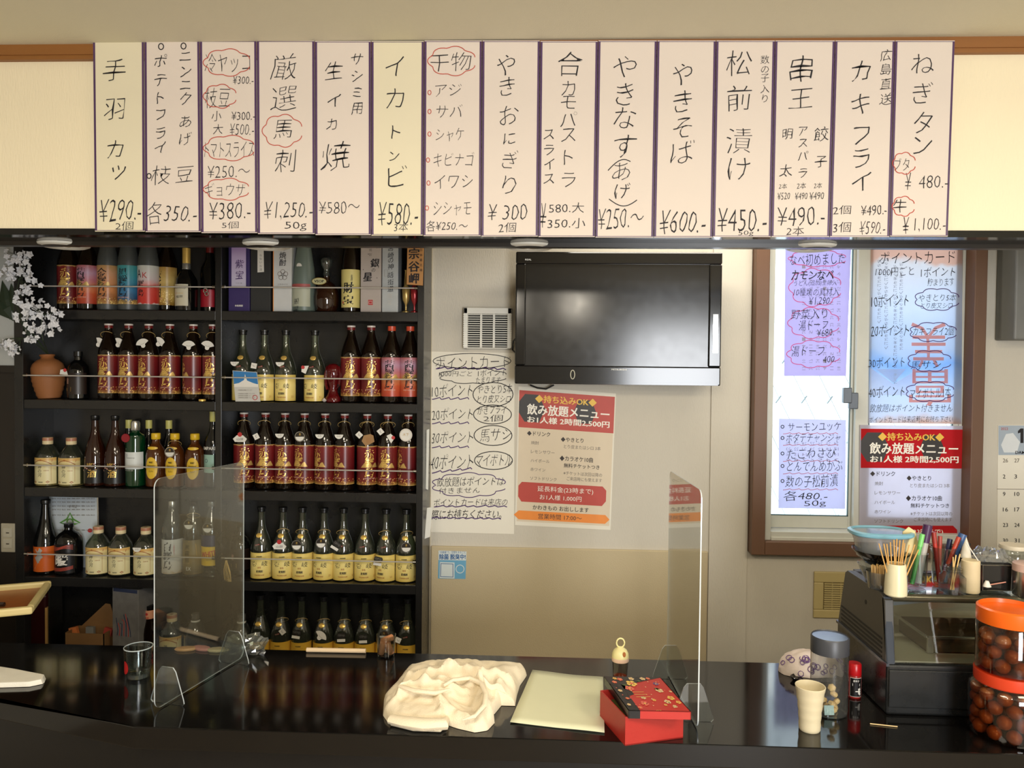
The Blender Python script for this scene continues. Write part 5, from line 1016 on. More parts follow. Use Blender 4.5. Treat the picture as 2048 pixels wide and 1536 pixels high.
# ---- acrylic screens
m_acr = thin('acrylic_sheet', (242, 245, 243), 2.1, .02, 1.49, haze=.012); m_edge = M('acrylic_polished_edge', (196, 204, 206), .15, var=.05, spec=.8)  # slight haze stands in for the wall's grey reflection in the sheet
def rrect(w_, h, r, n=6):
    pts = []
    for (cx_, cz_, a0) in ((w_ - r, h - r, 0), (r, h - r, PI / 2), (r, r, PI), (w_ - r, r, 1.5 * PI)):
        for k in range(n + 1): a = a0 + PI / 2 * k / n; pts.append((cx_ + r * math.cos(a), cz_ + r * math.sin(a)))
    return pts
def screen(A, Bk, h, label, feet):
    d = Bk - A; w_ = d.length; rz = math.atan2(d.y, d.x); t = .003
    o = empty('acrylic_screen', A, label, 'screen', 'acrylic counter screens', rz)
    def plate(name, poly, frame, par):
        b = B(); n = len(poly); f0 = [frame(x, z, -t / 2) for x, z in poly]; f1 = [frame(x, z, t / 2) for x, z in poly]
        b.add(f0 + f1, [tuple(range(n)), tuple(range(2 * n - 1, n - 1, -1))]); p = b.obj(name, m_acr, par)
        e = B().add(f0 + f1, [(i, n + i, n + (i + 1) % n, (i + 1) % n) for i in range(n)]); e.obj('polished_edge', m_edge, p); return p
    plate('sheet', rrect(w_, h, .022), lambda x, z, q: Vector((x, q, z + .004)), o)
    for fx, in feet:
        tr = [(-.042, .0), (-.048, .006), (-.046, .016), (-.024, .082), (-.016, .092), (-.003, .092), (.003, .092), (.016, .092), (.024, .082), (.046, .016), (.048, .006), (.042, .0)]
        plate('foot', tr, lambda x, z, q, fx=fx: Vector((fx + q, x, z)), o)
A = onC(309, 1424); Bk = onC(487, 1316); yA = A.y
screen(A, Bk, atY(322, 962, yA).z - ZC, 'clear acrylic screen standing on the left half of the counter', ((.045,), ((Bk - A).length - .045,)))
A = onC(1396, 1462); Bk = onC(1334, 1345)
screen(A, Bk, atY(1342, 941, Bk.y).z - ZC - .004, 'clear acrylic screen standing behind the red gift box', ((.045,), ((Bk - A).length - .045,)))
# ---- drinking glass
p = onC(277, 1353); o = empty('whisky_glass', p, 'heavy clear glass with a red round mark left of the acrylic screen', 'glass')
B().lathe([(.026, 0), (.029, .003), (.033, .040), (.036, .080), (.0345, .0805), (.031, .040), (.026, .016), (.0, .014)], 32).obj('glass_body', thin('tumbler_glass', (232, 236, 236), 2.0, .02), o)
B().lathe([(.0265, .001), (.0275, .012), (.0, .013)], 32).obj('glass_base', M('thick_glass', (180, 186, 180), .06, trans=.85, spec=.6), o)
B().lathe([(.0362, .0795), (.0362, .0815), (.0345, .0815), (.0345, .0795)], 32, cap=False).obj('rim', m_edge, o)
d = D(wrap_f(.0338, .075, .0003)); m_gred = M('glass_red_print', (170, 28, 28), .4)
def disc_w(d, cx_, cy_, rx, ry, mat, part='red_mark'):
    n = 8; pts = []
    for i in range(-n, n + 1): q = ry * math.sqrt(1 - (i / n) ** 2); pts += [(cx_ + rx * i / n, cy_ - q), (cx_ + rx * i / n, cy_ + q)]
    d.put(part, mat, pts, [(2*i, 2*i+1, 2*i+3, 2*i+2) for i in range(2 * n)], 1)
disc_w(d, -24, 42, 14, 17, m_gred); d.col('red_lettering', m_gred, '酒蔵', 66, (20, 38), 14, .02, 0, 1)
for p_, me in d.meshes(): link(p_, me, None, o)
# ---- cloths
m_tow = M('cream_towel', (234, 220, 192), .95, var=.07, scale=14, bump=.6, bscale=420)
def cloth(name, outline, centre, hmax, mat, label, seed, fold=.5, nr=34, nt=132, thick=.012, ridges=()):
    C0 = onC(*centre); poly = [onC(x, y) for x, y in outline]; n = len(poly); b = B(); vs = []; fs = []
    def edge(th):
        dx, dy = math.cos(th), math.sin(th); best = .01
        for i in range(n):
            a, c = poly[i] - C0, poly[(i + 1) % n] - C0; ex, ey = c.x - a.x, c.y - a.y; den = dx * ey - dy * ex
            if abs(den) < 1e-9: continue
            t = (a.x * ey - a.y * ex) / den; u = (a.x * dy - a.y * dx) / den
            if t > 0 and -1e-6 <= u <= 1 + 1e-6: best = max(best, t)
        return best
    R0 = [edge(2 * PI * k / nt) for k in range(nt)]
    def hgt(x, y, r):
        q = Vector((x * 9 + seed, y * 9, seed * .7)); wv = noise.noise_vector(q * .7) * .9; q2 = q + wv
        rd = 1.1 - math.sqrt(noise.noise(q2 * 1.5) ** 2 + .012) * 2.6; rd2 = 1 - math.sqrt(noise.noise(q2 * 3.0 + Vector((5, 2, 1))) ** 2 + .01) * 2.4; md = noise.noise(q * .45)
        base = (1 - r ** 4) ** .5 if r < 1 else 0
        z = hmax * base * (.62 + .35 * md + fold * (.42 * rd + .20 * rd2) + .045 * noise.noise(q * 5))
        for (ax, ay, bx, by, hh_, ww) in ridges:
            a, c = atZ(ax, ay, ZC + .055) - C0, atZ(bx, by, ZC + .055) - C0; e = c - a; t = max(0, min(1, ((x - a.x) * e.x + (y - a.y) * e.y) / (e.x ** 2 + e.y ** 2)))
            ds = math.hypot(x - a.x - e.x * t, y - a.y - e.y * t) + .006 * noise.noise(Vector((x * 40, y * 40, seed))); z += hh_ * math.exp(-(ds / ww) ** 2) * min(1, base * 1.5)
        return max(z, thick * min(1, (1 - r) * 14 + .25)) if r < 1 else 0.0
    vs.append((0, 0, hgt(0, 0, 0)))
    for i in range(1, nr + 1):
        r = (i / nr) ** .8
        for k in range(nt): th = 2 * PI * k / nt; x, y = R0[k] * r * math.cos(th), R0[k] * r * math.sin(th); vs.append((x, y, hgt(x, y, r if i < nr else 1.0)))
    for k in range(nt): fs.append((0, 1 + k, 1 + (k + 1) % nt))
    for i in range(1, nr):
        for k in range(nt): a = 1 + (i - 1) * nt; c = 1 + i * nt; fs.append((a + k, c + k, c + (k + 1) % nt, a + (k + 1) % nt))
    fs.append(tuple(1 + (nr - 1) * nt + k for k in range(nt - 1, -1, -1)))
    b.add(vs, fs, True); me = b.mesh('m', mat); o = link(name, me, None, None, C0 + Vector((0, 0, .001)))
    return tag(o, label, 'cloth')
tw = cloth('crumpled_towel', [(768, 1400), (766, 1432), (778, 1449), (830, 1458), (878, 1456), (892, 1450), (915, 1458), (950, 1466), (975, 1462), (990, 1446), (975, 1440), (990, 1428), (1006, 1408), (1030, 1414), (1034, 1392), (1040, 1372), (1054, 1352), (1050, 1342), (1020, 1340), (960, 1336), (900, 1334), (850, 1336), (815, 1344), (800, 1362), (790, 1376)], (905, 1402), .062, m_tow,
           'crumpled cream terry towel heaped in the middle of the counter', 3.3, .55, 46, 200, .013,
           [(800, 1372, 850, 1372, .020, .012), (850, 1372, 930, 1368, .018, .012), (820, 1350, 900, 1345, .022, .016), (900, 1342, 1040, 1350, .024, .016), (880, 1360, 960, 1362, .016, .010), (960, 1364, 972, 1395, .020, .010), (972, 1395, 945, 1430, .018, .010), (878, 1385, 885, 1420, .016, .009), (885, 1420, 930, 1440, .014, .010), (775, 1405, 870, 1428, .018, .012), (1000, 1360, 985, 1400, .016, .012)])
def strip3(pts, w_, t, mat, name, parent, droop=0):
    """soft rounded fold lying along a path"""
    b = B(); P3 = [Vector(p) for p in pts]; m = len(P3); vs = []; fs = []; n = 10
    for i, p in enumerate(P3):
        tt = (P3[min(i + 1, m - 1)] - P3[max(i - 1, 0)]).normalized(); u = tt.cross(Vector((0, 0, 1))).normalized(); s_ = .35 + .65 * math.sin(PI * min(1, max(.12, i / (m - 1)))) ** .5
        for k in range(n): a = 2 * PI * k / n; vs.append(p + u * math.cos(a) * w_ * s_ + Vector((0, 0, 1)) * math.sin(a) * t * s_)
    for i in range(m - 1):
        for k in range(n): fs.append((i*n+k, i*n+(k+1) % n, (i+1)*n+(k+1) % n, (i+1)*n+k))
    fs += [tuple(range(n - 1, -1, -1)), tuple((m-1)*n + k for k in range(n))]; b.add(vs, fs, True); return b.obj(name, mat, parent)
def loc(pts, dz): return [atZ(x, y, ZC + z) - tw.location for (x, y), z in zip(pts, dz)]
strip3(loc([(782, 1438), (810, 1444), (850, 1449), (888, 1448), (893, 1436)], [.014, .016, .018, .018, .016]), .020, .014, m_tow, 'folded_edge', tw)
strip3(loc([(786, 1446), (830, 1455), (880, 1457), (892, 1450)], [.006, .007, .007, .007]), .014, .006, m_tow, 'folded_edge', tw)
strip3(loc([(886, 1372), (905, 1360), (940, 1356), (964, 1368), (972, 1390), (968, 1412), (950, 1432), (925, 1440)], [.060, .066, .068, .066, .060, .052, .042, .032]), .007, .006, m_tow, 'rolled_hem', tw)
strip3(loc([(800, 1372), (830, 1382), (870, 1386), (900, 1378)], [.056, .060, .060, .058]), .008, .006, m_tow, 'rolled_hem', tw)
cloth('white_cloth', [(-60, 1345), (-20, 1338), (30, 1346), (60, 1352), (92, 1358), (88, 1368), (60, 1374), (0, 1376), (-50, 1376)], (15, 1361), .016, M('white_cotton', (236, 232, 218), .9, var=.05, bump=.4, bscale=300), 'folded white cloth lying at the left edge of the counter', 8.1, .3, 16, 80, .012)
# ---- paper sheet
pc = [onC(*q) for q in ((1065, 1342), (1206, 1357), (1209, 1468), (1020, 1447))]; c = sum(pc, Vector()) / 4; b = B(); n = 10; vs = []
for j in range(n + 1):
    for i in range(n + 1):
        u, v_ = i / n, j / n; q = (pc[0] * (1 - u) + pc[1] * u) * (1 - v_) + (pc[3] * (1 - u) + pc[2] * u) * v_ - c
        q.z = .0012 + .0018 * (1 + noise.noise(Vector((u * 2.2, v_ * 2.2, .4)))) * (.4 + abs(u - .5) + abs(v_ - .5)); vs.append(q)
b.add(vs, [(j*(n+1)+i, (j+1)*(n+1)+i, (j+1)*(n+1)+i+1, j*(n+1)+i+1) for j in range(n) for i in range(n)], True)
o = solo(b, 'paper_sheet', M('pale_green_paper', (214, 214, 180), .7, var=.02), 'blank pale green paper sheet between towel and red box', 'paper', loc=c); s_ = o.modifiers.new('t', 'SOLIDIFY'); s_.thickness = .0006
# ---- red gift box with lid
A, Bq, Cq = onC(1250, 1492), onC(1366, 1476), onC(1187, 1436)
ex = (Bq - A); wB = ex.length; ex.normalize(); ey = Vector((-ex.y, ex.x, 0)); dB = max(.10, (Cq - A).dot(ey)); rzB = math.atan2(ex.y, ex.x); hB = atY(1250, 1434, A.y).z - ZC
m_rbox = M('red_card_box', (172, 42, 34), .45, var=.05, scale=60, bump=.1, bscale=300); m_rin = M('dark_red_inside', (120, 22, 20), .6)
o = empty('gift_box', A, 'red square card box, open under a skewed floral lid', 'box', rz=rzB); t = .003
B().box((0, 0, 0), (wB, dB, t)).box((0, 0, 0), (wB, t, hB)).box((0, dB - t, 0), (wB, dB, hB)).box((0, t, t), (t, dB - t, hB)).box((wB - t, t, t), (wB, dB - t, hB)).obj('box_body', m_rbox, o)
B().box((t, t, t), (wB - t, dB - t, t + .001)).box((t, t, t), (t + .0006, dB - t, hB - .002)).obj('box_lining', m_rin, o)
b = B().box((.02, .03, .004), (wB - .02, dB - .02, hB - .016)); bx_ = solo(b, 'wrapped_packet', M('green_gold_wrap', (84, 84, 44), .4, var=.4, scale=60), 'green and gold wrapped packet inside the red box', 'packet', loc=A, rot=(0, 0, rzB))
lz = ZC + hB + .018; Lc = [atZ(*q, lz) for q in ((1204, 1353), (1322, 1354), (1381, 1424), (1261, 1420))]
lc = sum(Lc, Vector()) / 4; lx = ((Lc[2] - Lc[3]) + (Lc[1] - Lc[0])) / 2; lw = (lx.length) * 1.0; rzL = math.atan2(lx.y, lx.x); lyv = ((Lc[0] - Lc[3]) + (Lc[1] - Lc[2])) / 2; ld = abs(lyv.dot(Vector((-math.sin(rzL), math.cos(rzL), 0))))
sk = lyv.dot(Vector((math.cos(rzL), math.sin(rzL), 0)))
o = empty('box_lid', Vector((lc.x, lc.y, ZC + hB)), 'black and red floral patterned lid lying askew on the red box', 'lid', rz=rzL)
rzL2 = 0.0; a_ = lw / 2; b_ = ld / 2
# square lid turned so its sides follow the photographed edges
def lp(u, v_): return Vector((u * a_ + v_ * sk / 2 * .92, v_ * b_, 0))
m_lidr = M('lid_red', (182, 44, 36), .35, var=.04); m_lidk = M('lid_black', (26, 24, 24), .3)
top = [lp(-1, -1), lp(1, -1), lp(1, 1), lp(-1, 1)]
cut = .34
def lidpart(name, mat, u0, u1, par):
    b = B(); t = .0018; P4 = [lp(u0, -1), lp(u1, -1), lp(u1, 1), lp(u0, 1)]; z0_, z1_ = .0, .018
    b.prism([p + Vector((0, 0, z1_ - t)) for p in P4], (0, 0, t))
    b.prism([P4[0], P4[1], P4[1] + Vector((0, t, 0)), P4[0] + Vector((0, t, 0))], (0, 0, z1_)); b.prism([P4[3] - Vector((0, t, 0)), P4[2] - Vector((0, t, 0)), P4[2], P4[3]], (0, 0, z1_))
    if u0 < -.99: b.prism([P4[0], P4[0] + Vector((t, 0, 0)), P4[3] + Vector((t, 0, 0)), P4[3]], (0, 0, z1_))
    if u1 > .99: b.prism([P4[1] - Vector((t, 0, 0)), P4[1], P4[2], P4[2] - Vector((t, 0, 0))], (0, 0, z1_))
    return b.obj(name, mat, par)
lidpart('lid_red_side', m_lidr, -.62, 1, o); lidpart('lid_black_side', m_lidk, -1, -.62, o)
d = D(lambda u, v_, k: lp(u, v_) + Vector((0, 0, .0180 + .0003 * k)))
fy = M('print_yellow_blossom', (232, 190, 96), .4); fp = M('print_coral_blossom', (226, 110, 88), .4); fc = M('print_cream', (226, 196, 150), .4); fgn = M('print_leaf_green', (74, 92, 44), .4); fv = M('print_violet', (126, 92, 140), .4)
d.poly('black_ground', m_lidk, [(-1, .55), (-.62, .2), (-.3, .35), (0, .62), (.45, .78), (.98, .97), (.9, .995), (-.995, .995)], 1); d.poly('black_ground', m_lidk, [(-.62, .5), (-.40, .3), (-.42, -.1), (-.62, -.2)], 1)
rl = random.Random(4)
def fleur(u, v_, r, mat, ctr=None):
    for k in range(5): a = k * 1.2566 + u; d.oval('blossom_print', mat, u + r * .62 * math.cos(a), v_ + r * .62 * math.sin(a), r * .48, r * .48, n=8, lay=3)
    d.oval('blossom_centre', ctr or fp, u, v_, r * .3, r * .3, n=8, lay=4)
for (u, v_, r, m_) in ((-.22, .55, .17, fy), (-.42, .25, .14, fp), (.55, .15, .12, fc), (.72, -.28, .11, fy), (.5, -.5, .10, fc), (.85, -.52, .08, fy), (-.30, -.62, .12, fp), (-.1, .85, .09, fc), (-.52, .80, .09, fp), (.30, .86, .09, fc), (.5, .88, .07, fp), (-.78, .62, .08, fp), (-.8, .1, .07, fc), (-.75, -.35, .06, fp), (-.85, -.7, .06, fc), (-.68, .85, .07, fy), (.62, .55, .09, fv), (-.2, -.3, .08, fc), (.1, -.42, .06, fy), (.62, -.75, .07, fc), (.35, -.68, .05, fy), (-.55, -.85, .07, fp), (.9, .1, .05, fc)): fleur(u, v_, r, m_, fy if m_ is not fy else fp)
for q in range(26): d.oval('dot_print', fc if q % 2 else fp, rl.uniform(-.95, .9), rl.uniform(-.9, .95), .022, .022, n=6, lay=3)
for (u, v_) in ((-.6, .45), (.0, .72), (.4, .25)): d.poly('leaf_print', fgn, [(u, v_), (u + .12, v_ + .05), (u + .2, v_ - .02), (u + .1, v_ - .06)], 3)
for v_ in (.02, -.12, -.26): d.line('gold_line', fy, [(-.42, v_), (-.02 - v_ * .3, v_ + .02)], .018, lay=3)
for q in range(3): d.line('gold_line', fy, [(-.1 + q * .06, -.999), (-.06 + q * .06, -.97)], .012, lay=3)
for p_, me in d.meshes(): link(p_, me, None, o)
# ---- baby-bottle shaped shaker
p = onC(1240, 1366); o = empty('seasoning_shaker', p, 'clear shaker with pale yellow domed ring cap behind the red box', 'shaker'); s_ = p.y / F
B().lathe([(.017, 0), (.0185, .003), (.020, .040), (.0215, .062), (.020, .064), (.0, .064)], 24, cap=False).obj('clear_body', thin('shaker_plastic', (214, 206, 196), 1.5, .08), o)
B().lathe([(.016, .002), (.018, .02), (.0, .026)], 20).obj('red_powder', M('chilli_powder', (150, 62, 30), .9, var=.2, scale=120), o)
B().lathe([(.0225, .060), (.023, .062), (.0225, .070), (.0, .070)], 24).obj('collar', M('pale_pink_plastic', (232, 196, 170), .4), o)
B().lathe([(.0225, .070), (.0215, .080), (.017, .089), (.009, .095), (.005, .097), (.0, .097)], 24).obj('dome_cap', M('pale_yellow_plastic', (236, 224, 160), .4), o)
B().tube([(.0105 * math.cos(2*PI*k/20), 0, .1075 + .012 * math.sin(2*PI*k/20)) for k in range(20)], .0021, 8, True).obj('ring_handle', MATS['pale_yellow_plastic'], o)
d = D(lambda x, y, k: Vector((x / 1000, -.0212 - .0003 * k, .084 - y / 1000))); d.oval('brown_mark', M('brown_print', (170, 100, 40), .5), 8, 0, 4, 7); 
for p_, me in d.meshes(): oo = link(p_, me, None, o)
# ---- clear jar with grey lid
p = onC(1657, 1425); o = empty('snack_jar', p, 'tall clear jar with dark grey lid holding pale sweets', 'jar'); k_ = p.y / F; hJ = 142 * k_; rJ = 35.5 * k_
B().lathe([(rJ * .86, 0), (rJ * .97, .004), (rJ, .014), (rJ, hJ * .84), (rJ * .96, hJ * .90), (rJ * .94, hJ * .93)], 32, cap=False).obj('jar_body', thin('jar_plastic', (230, 232, 230), 1.8, .03, haze=.05), o)
B().lathe([(rJ * .86, .0), (rJ * .9, .003), (.0, .004)], 32).obj('jar_base', thin('jar_plastic', (0, 0, 0)), o)
B().lathe([(rJ * 1.02, hJ * .86), (rJ * 1.02, hJ * 1.07), (rJ * .97, hJ * 1.09), (rJ * .94, hJ * 1.075), (.0, hJ * 1.073)], 32, cap=False).obj('lid', M('grey_lid', (58, 60, 66), .4), o)
B().lathe([(rJ * .93, hJ * 1.0765), (.0, hJ * 1.0775)], 32, cap=False).obj('lid_panel', M('lid_blue_sheen', (66, 78, 104), .2, spec=.8), o)  # blue reflection of the window put into the panel colour
m_sweet = M('pale_sweet', (222, 190, 130), .6, var=.08); rs = random.Random(9)
swm = B().lathe([(.006, -.006), (.0095, -.003), (.0095, .003), (.006, .006), (.0, .0065)], 6).mesh('sweet', m_sweet)
for k, (dx, dy, dz) in enumerate(((.006, -.012, .012), (-.014, -.008, .012), (.016, .004, .012), (-.004, .012, .012), (.002, -.014, .028), (.016, -.006, .030), (-.012, .004, .028), (.012, .0, .046), (.006, -.002, .062))):
    oo = link('sweet', swm, None, None, p + Vector((dx, dy, dz)), (rs.uniform(-1, 1), rs.uniform(-1, 1), rs.uniform(0, 3))); tag(oo, 'pale beige sweet piled inside the grey-lidded jar', 'sweet', 'sweets in the grey-lidded jar')
oo = solo(B().box((-.012, -.001, 0), (.012, .001, .022)), 'sugar_packet', M('packet_teal_print', (176, 206, 206), .5, var=.3, scale=200), 'small white and teal packet in the bottom of the jar', 'packet', loc=p + Vector((-.008, -.027, .006)), rot=(-.2, 0, .1))
# ---- ceramic cup
p = onC(1619, 1459); o = empty('ceramic_cup', p, 'cream ribbed ceramic cup standing empty at the counter front', 'cup'); k_ = p.y / F
hC = 88 * k_; prof = [(19 * k_, 0), (20.5 * k_, .003)]
for q in range(13): z = hC * (q + 1) / 14; prof.append(((20.5 + 8 * (q / 13) ** 1.6) * k_ + .0006 * math.sin(q * 2.2), z))
prof += [(29 * k_, hC), (28.2 * k_, hC + .001), (27 * k_, hC), (20 * k_, hC * .3), (17 * k_, .008), (0, .007)]
B().lathe(prof, 36).obj('cup_body', M('cream_glaze', (212, 200, 168), .4, var=.05, scale=20), o)
# ---- red spice shaker
p = onC(1708, 1393); o = empty('spice_bottle', p, 'small red capped spice bottle with black label', 'bottle', None, -.1); k_ = p.y / F; r_ = 13 * k_
B().lathe([(r_ * .9, 0), (r_, .003), (r_, 44 * k_), (r_ * .95, 47 * k_)], 20).obj('bottle_body', M('red_spice', (150, 40, 36), .25, var=.1), o)
B().lathe([(r_ * .97, 45 * k_), (r_ * 1.0, 46 * k_), (r_ * .97, 66 * k_), (r_ * .85, 68 * k_), (0, 68 * k_)], 20).obj('cap', M('bright_red_cap', (186, 20, 26), .3), o)
d = D(wrap_f(r_, 41 * k_)); hh_ = 36 * k_ * 1000; ww_ = r_ * 1000 * .85; d.grid('label', m_tagw, -ww_ - 1, -1, ww_ + 1, hh_ + 1, 8, 1, 1); d.grid('label', l_dark, -ww_, 0, ww_, hh_, 8, 1, 2)
d.fit('lettering', m_tagw, '一味', -ww_ * .1, hh_ * .5, ww_ * .75, hh_ * .92, .02, 0, 0, 3); d.poly('lettering', m_tagw, [(-ww_ * .6, hh_ * .28), (ww_ * .6, hh_ * .28), (ww_ * .6, hh_ * .42), (-ww_ * .6, hh_ * .42)], 3); d.fit('lettering', m_tagw, '唐辛子', -ww_ * .5, hh_ * .08, ww_ * .5, hh_ * .2, .01, 0, 0, 3)
for p_, me in d.meshes(): link(p_, me, None, o)
# ---- toothpick on the counter
a, b_ = onC(1740, 1449), onC(1795, 1455); a.z += .002; b_.z += .002
solo(B().tube([a - a, (b_ - a) * .1, (b_ - a) * .9, b_ - a], .0013, 6), 'toothpick', M('birch_wood', (222, 192, 140), .6), 'single wooden toothpick lying on the black counter', 'toothpick', loc=a)
# ---- plum jars
p = onC(2014, 1468); k_ = p.y / F; m_jar = thin('plum_jar_plastic', (242, 230, 216), 1.5, .03); m_plum = M('pickled_plum', (128, 78, 42), .4, var=.22, scale=30, bump=.3, bscale=60, coat=.3)
m_syr = thin('amber_syrup', (222, 190, 156), .3, .1)
R1, H1, R2, H2 = 70 * k_, 108 * k_, 58 * k_, 104 * k_
o = empty('plum_jar', p, 'large clear jar of amber pickled plums, lower of the stacked pair', 'jar', 'stacked plum jars')
B().lathe([(R1 * .88, 0), (R1 * .97, .004), (R1, .014), (R1, H1 * .80), (R1 * .95, H1 * .92), (R1 * .84, H1 * .98), (R1 * .80, H1)], 40, cap=False).obj('jar_body', m_jar, o)
B().lathe([(R1 * .95, .004), (R1 * .97, .014), (R1 * .97, H1 * .84), (.0, H1 * .84)], 32).obj('syrup', m_syr, o)
for q in range(5): B().lathe([(R1 * .82, H1 * (.88 + q * .028)), (R1 * .845, H1 * (.89 + q * .028)), (R1 * .82, H1 * (.90 + q * .028))], 32, cap=False).obj('screw_thread', m_jar, o)
B().lathe([(R1 * .84, H1 * .96), (R1 * .86, H1), (R1 * .86, H1 + .022), (0, H1 + .022)], 40).obj('lid', M('red_orange_lid', (206, 62, 30), .35, var=.03), o)
p2 = p + Vector((0, 0, H1 + .022)); o = empty('plum_jar', p2, 'clear jar of amber plums under an orange lid, upper of the pair', 'jar', 'stacked plum jars')
B().lathe([(R2 * .92, 0), (R2, .004), (R2, H2 * .86), (R2 * .95, H2 * .92), (R2 * .93, H2)], 40, cap=False).obj('jar_body', m_jar, o)
B().lathe([(R2 * .95, .003), (R2 * .97, .010), (R2 * .97, H2 * .62), (.0, H2 * .62)], 32).obj('syrup', m_syr, o)
B().lathe([(R2 * .99, H2 * .92), (R2 * 1.0, H2 * .93), (R2 * 1.0, H2 * .93 + .032), (R2 * .93, H2 * .93 + .035), (R2 * .90, H2 * .93 + .026), (0, H2 * .93 + .024)], 40).obj('lid', M('orange_lid', (232, 100, 20), .3, var=.03), o)
plm = B().sphere((0, 0, 0), .0165, 12, .92).mesh('plum', m_plum)
def plums(base, R_, H_, lab, grp):
    rp = random.Random(int(H_ * 1e4)); rows = max(2, int(H_ / .027))
    for j in range(rows):
        n = 10 if R_ > .07 else 8
        for k in range(n + 2):
            a = 2 * PI * (k + .5 * (j % 2)) / n; rr = R_ - .021 if k < n else .012
            q = base + Vector((rr * math.cos(a), rr * math.sin(a), .020 + j * .0275 + rp.uniform(-.002, .002)))
            tag(link('pickled_plum', plm, None, None, q, (rp.uniform(0, 3), rp.uniform(0, 3), 0)), lab, 'plum', grp)
plums(p, R1, H1 * .9, 'amber pickled plum inside the lower plum jar', 'plums in the lower jar'); plums(p2, R2, H2 * .75, 'amber pickled plum inside the upper plum jar', 'plums in the upper jar')
# ---- patterned cloth bundle and dark tray at the counter's back
cb0 = onC(1628, 1352); b = B(); vs = []; fs = []; n, m = 28, 12
for j in range(m + 1):
    ph = PI / 2 * j / m
    for k in range(n): th = 2 * PI * k / n; q = 1 + .10 * noise.noise(Vector((math.cos(th) * 2, math.sin(th) * 2, ph * 2))); vs.append((.088 * math.cos(th) * math.cos(ph) ** .6 * q, .045 * math.sin(th) * math.cos(ph) ** .6 * q, .062 * math.sin(ph) * q))
for j in range(m):
    for k in range(n): fs.append((j*n+k, j*n+(k+1) % n, (j+1)*n+(k+1) % n, (j+1)*n+k))
fs.append(tuple(range(n - 1, -1, -1)))
o = solo(b.add(vs, fs, True), 'cloth_bundle', M('pinkish_cloth', (206, 190, 178), .9, var=.06, bump=.4, bscale=80), 'pinkish cloth bundle with purple swirls behind the grey-lidded jar', 'cloth', loc=cb0 + Vector((0, .02, .001)))
b = B(); rc = random.Random(2); m_sw = M('purple_swirl_print', (98, 66, 120), .8)
for k in range(26):
    th = rc.uniform(PI * 1.05, PI * 1.95); ph = rc.uniform(.08, .95); q = Vector((.0905 * math.cos(th) * math.cos(ph) ** .6, .0475 * math.sin(th) * math.cos(ph) ** .6, .064 * math.sin(ph))); nn = Vector((q.x * .4, q.y * 1.4, q.z)).normalized(); u = nn.cross(Vector((0, 0, 1))).normalized(); v_ = nn.cross(u); r_ = rc.uniform(.005, .009)
    b.tube([q + (u * math.cos(a * .7) + v_ * math.sin(a * .7)) * r_ for a in range(9)], .0011, 4, True)
o2 = b.obj('swirl_print', m_sw, o); o2['kind'] = 'stuff'
tp = onC(1632, 1362); solo(B().lathe([(.040, 0), (.062, .003), (.068, .010), (.066, .011), (.060, .005), (0, .004)], 40, sx=1.0, sy=.5), 'dark_dish', m_black, 'shallow black dish in front of the patterned cloth bundle', 'dish', loc=tp)
# ---- tray at the left edge
q = [atZ(x, y, 1.02) for x, y in ((-90, 1214), (66, 1207), (-20, 1250), (-200, 1262))]
tz = 1.02; xr = atY(66, 1207, 2.12).x; t0 = empty('wooden_tray', (xr - .16, 2.10, tz - .02), 'pale rimmed wooden tray with an amber inside at the left edge', 'tray', rz=.0)
b = B().box((-.16, -.13, 0), (.16, .13, .006)); b.obj('tray_base', M('tray_amber', (150, 84, 30), .3, var=.15), t0)
B().box((-.17, -.14, .0), (.17, -.122, .022)).box((-.17, .122, .0), (.17, .14, .022)).box((-.17, -.122, .0), (-.152, .122, .022)).box((.152, -.122, .0), (.17, .122, .022)).obj('tray_rim', M('tray_pale_rim', (206, 188, 130), .35, var=.05), t0, bevel=.006)
t0.location.z = tz - .02; t0.rotation_euler.z = .42
solo(B().tube([(-.05, 0, 0), (.035, .01, .002)], .006, 8), 'dark_pen', M('dark_pen_barrel', (40, 28, 24), .3), 'dark pen lying in the wooden tray', 'pen', loc=(t0.location.x + .07, t0.location.y - .03, tz - .02 + .0125))
st = solo(B().box((-.09, -.07, 0), (.06, .07, tz - .02 - ZC)), 'tray_stand', M('pale_stand', (186, 190, 176), .5), 'pale box stand under the wooden tray at the left edge', 'stand', loc=(t0.location.x - .06, t0.location.y, ZC))
# ---- odds and ends along the back edge
p = onC(772, 1312); o = empty('cork_glass', p, 'small glass filled with wine corks at the counter back', 'glass'); k_ = p.y / F
B().lathe([(.021, 0), (.024, .003), (.028, .062), (.027, .0625), (.023, .006), (0, .005)], 28).obj('glass_body', thin('tumbler_glass'), o)
ckm = B().lathe([(.009, -.018), (.0095, -.017), (.0095, .017), (.009, .018)], 14).mesh('cork', M('cork', (190, 128, 84), .8, var=.2, scale=160))
for k, (dx, dy, dz, rx, ry) in enumerate(((-.010, -.008, .026, .2, .25), (.010, -.006, .026, .1, -.35), (0, .010, .028, -.2, .1), (.004, -.004, .050, .3, 1.1))): tag(link('wine_cork', ckm, None, None, p + Vector((dx, dy, dz)), (rx, ry, 0)), 'used cork standing in the small glass at the counter back', 'cork', 'corks in the small glass')
rp0 = onC(672, 1306); solo(B().tube([(-.086, 0, .007), (.086, .004, .007)], .0065, 12), 'paper_roll', M('pinkish_cream_paper', (222, 196, 160), .7), 'thin rolled cream paper lying along the counter back', 'paper', loc=rp0)
pb = onC(492, 1304); b = B(); rb = random.Random(3); vs = []; fs = []; n, m = 22, 9
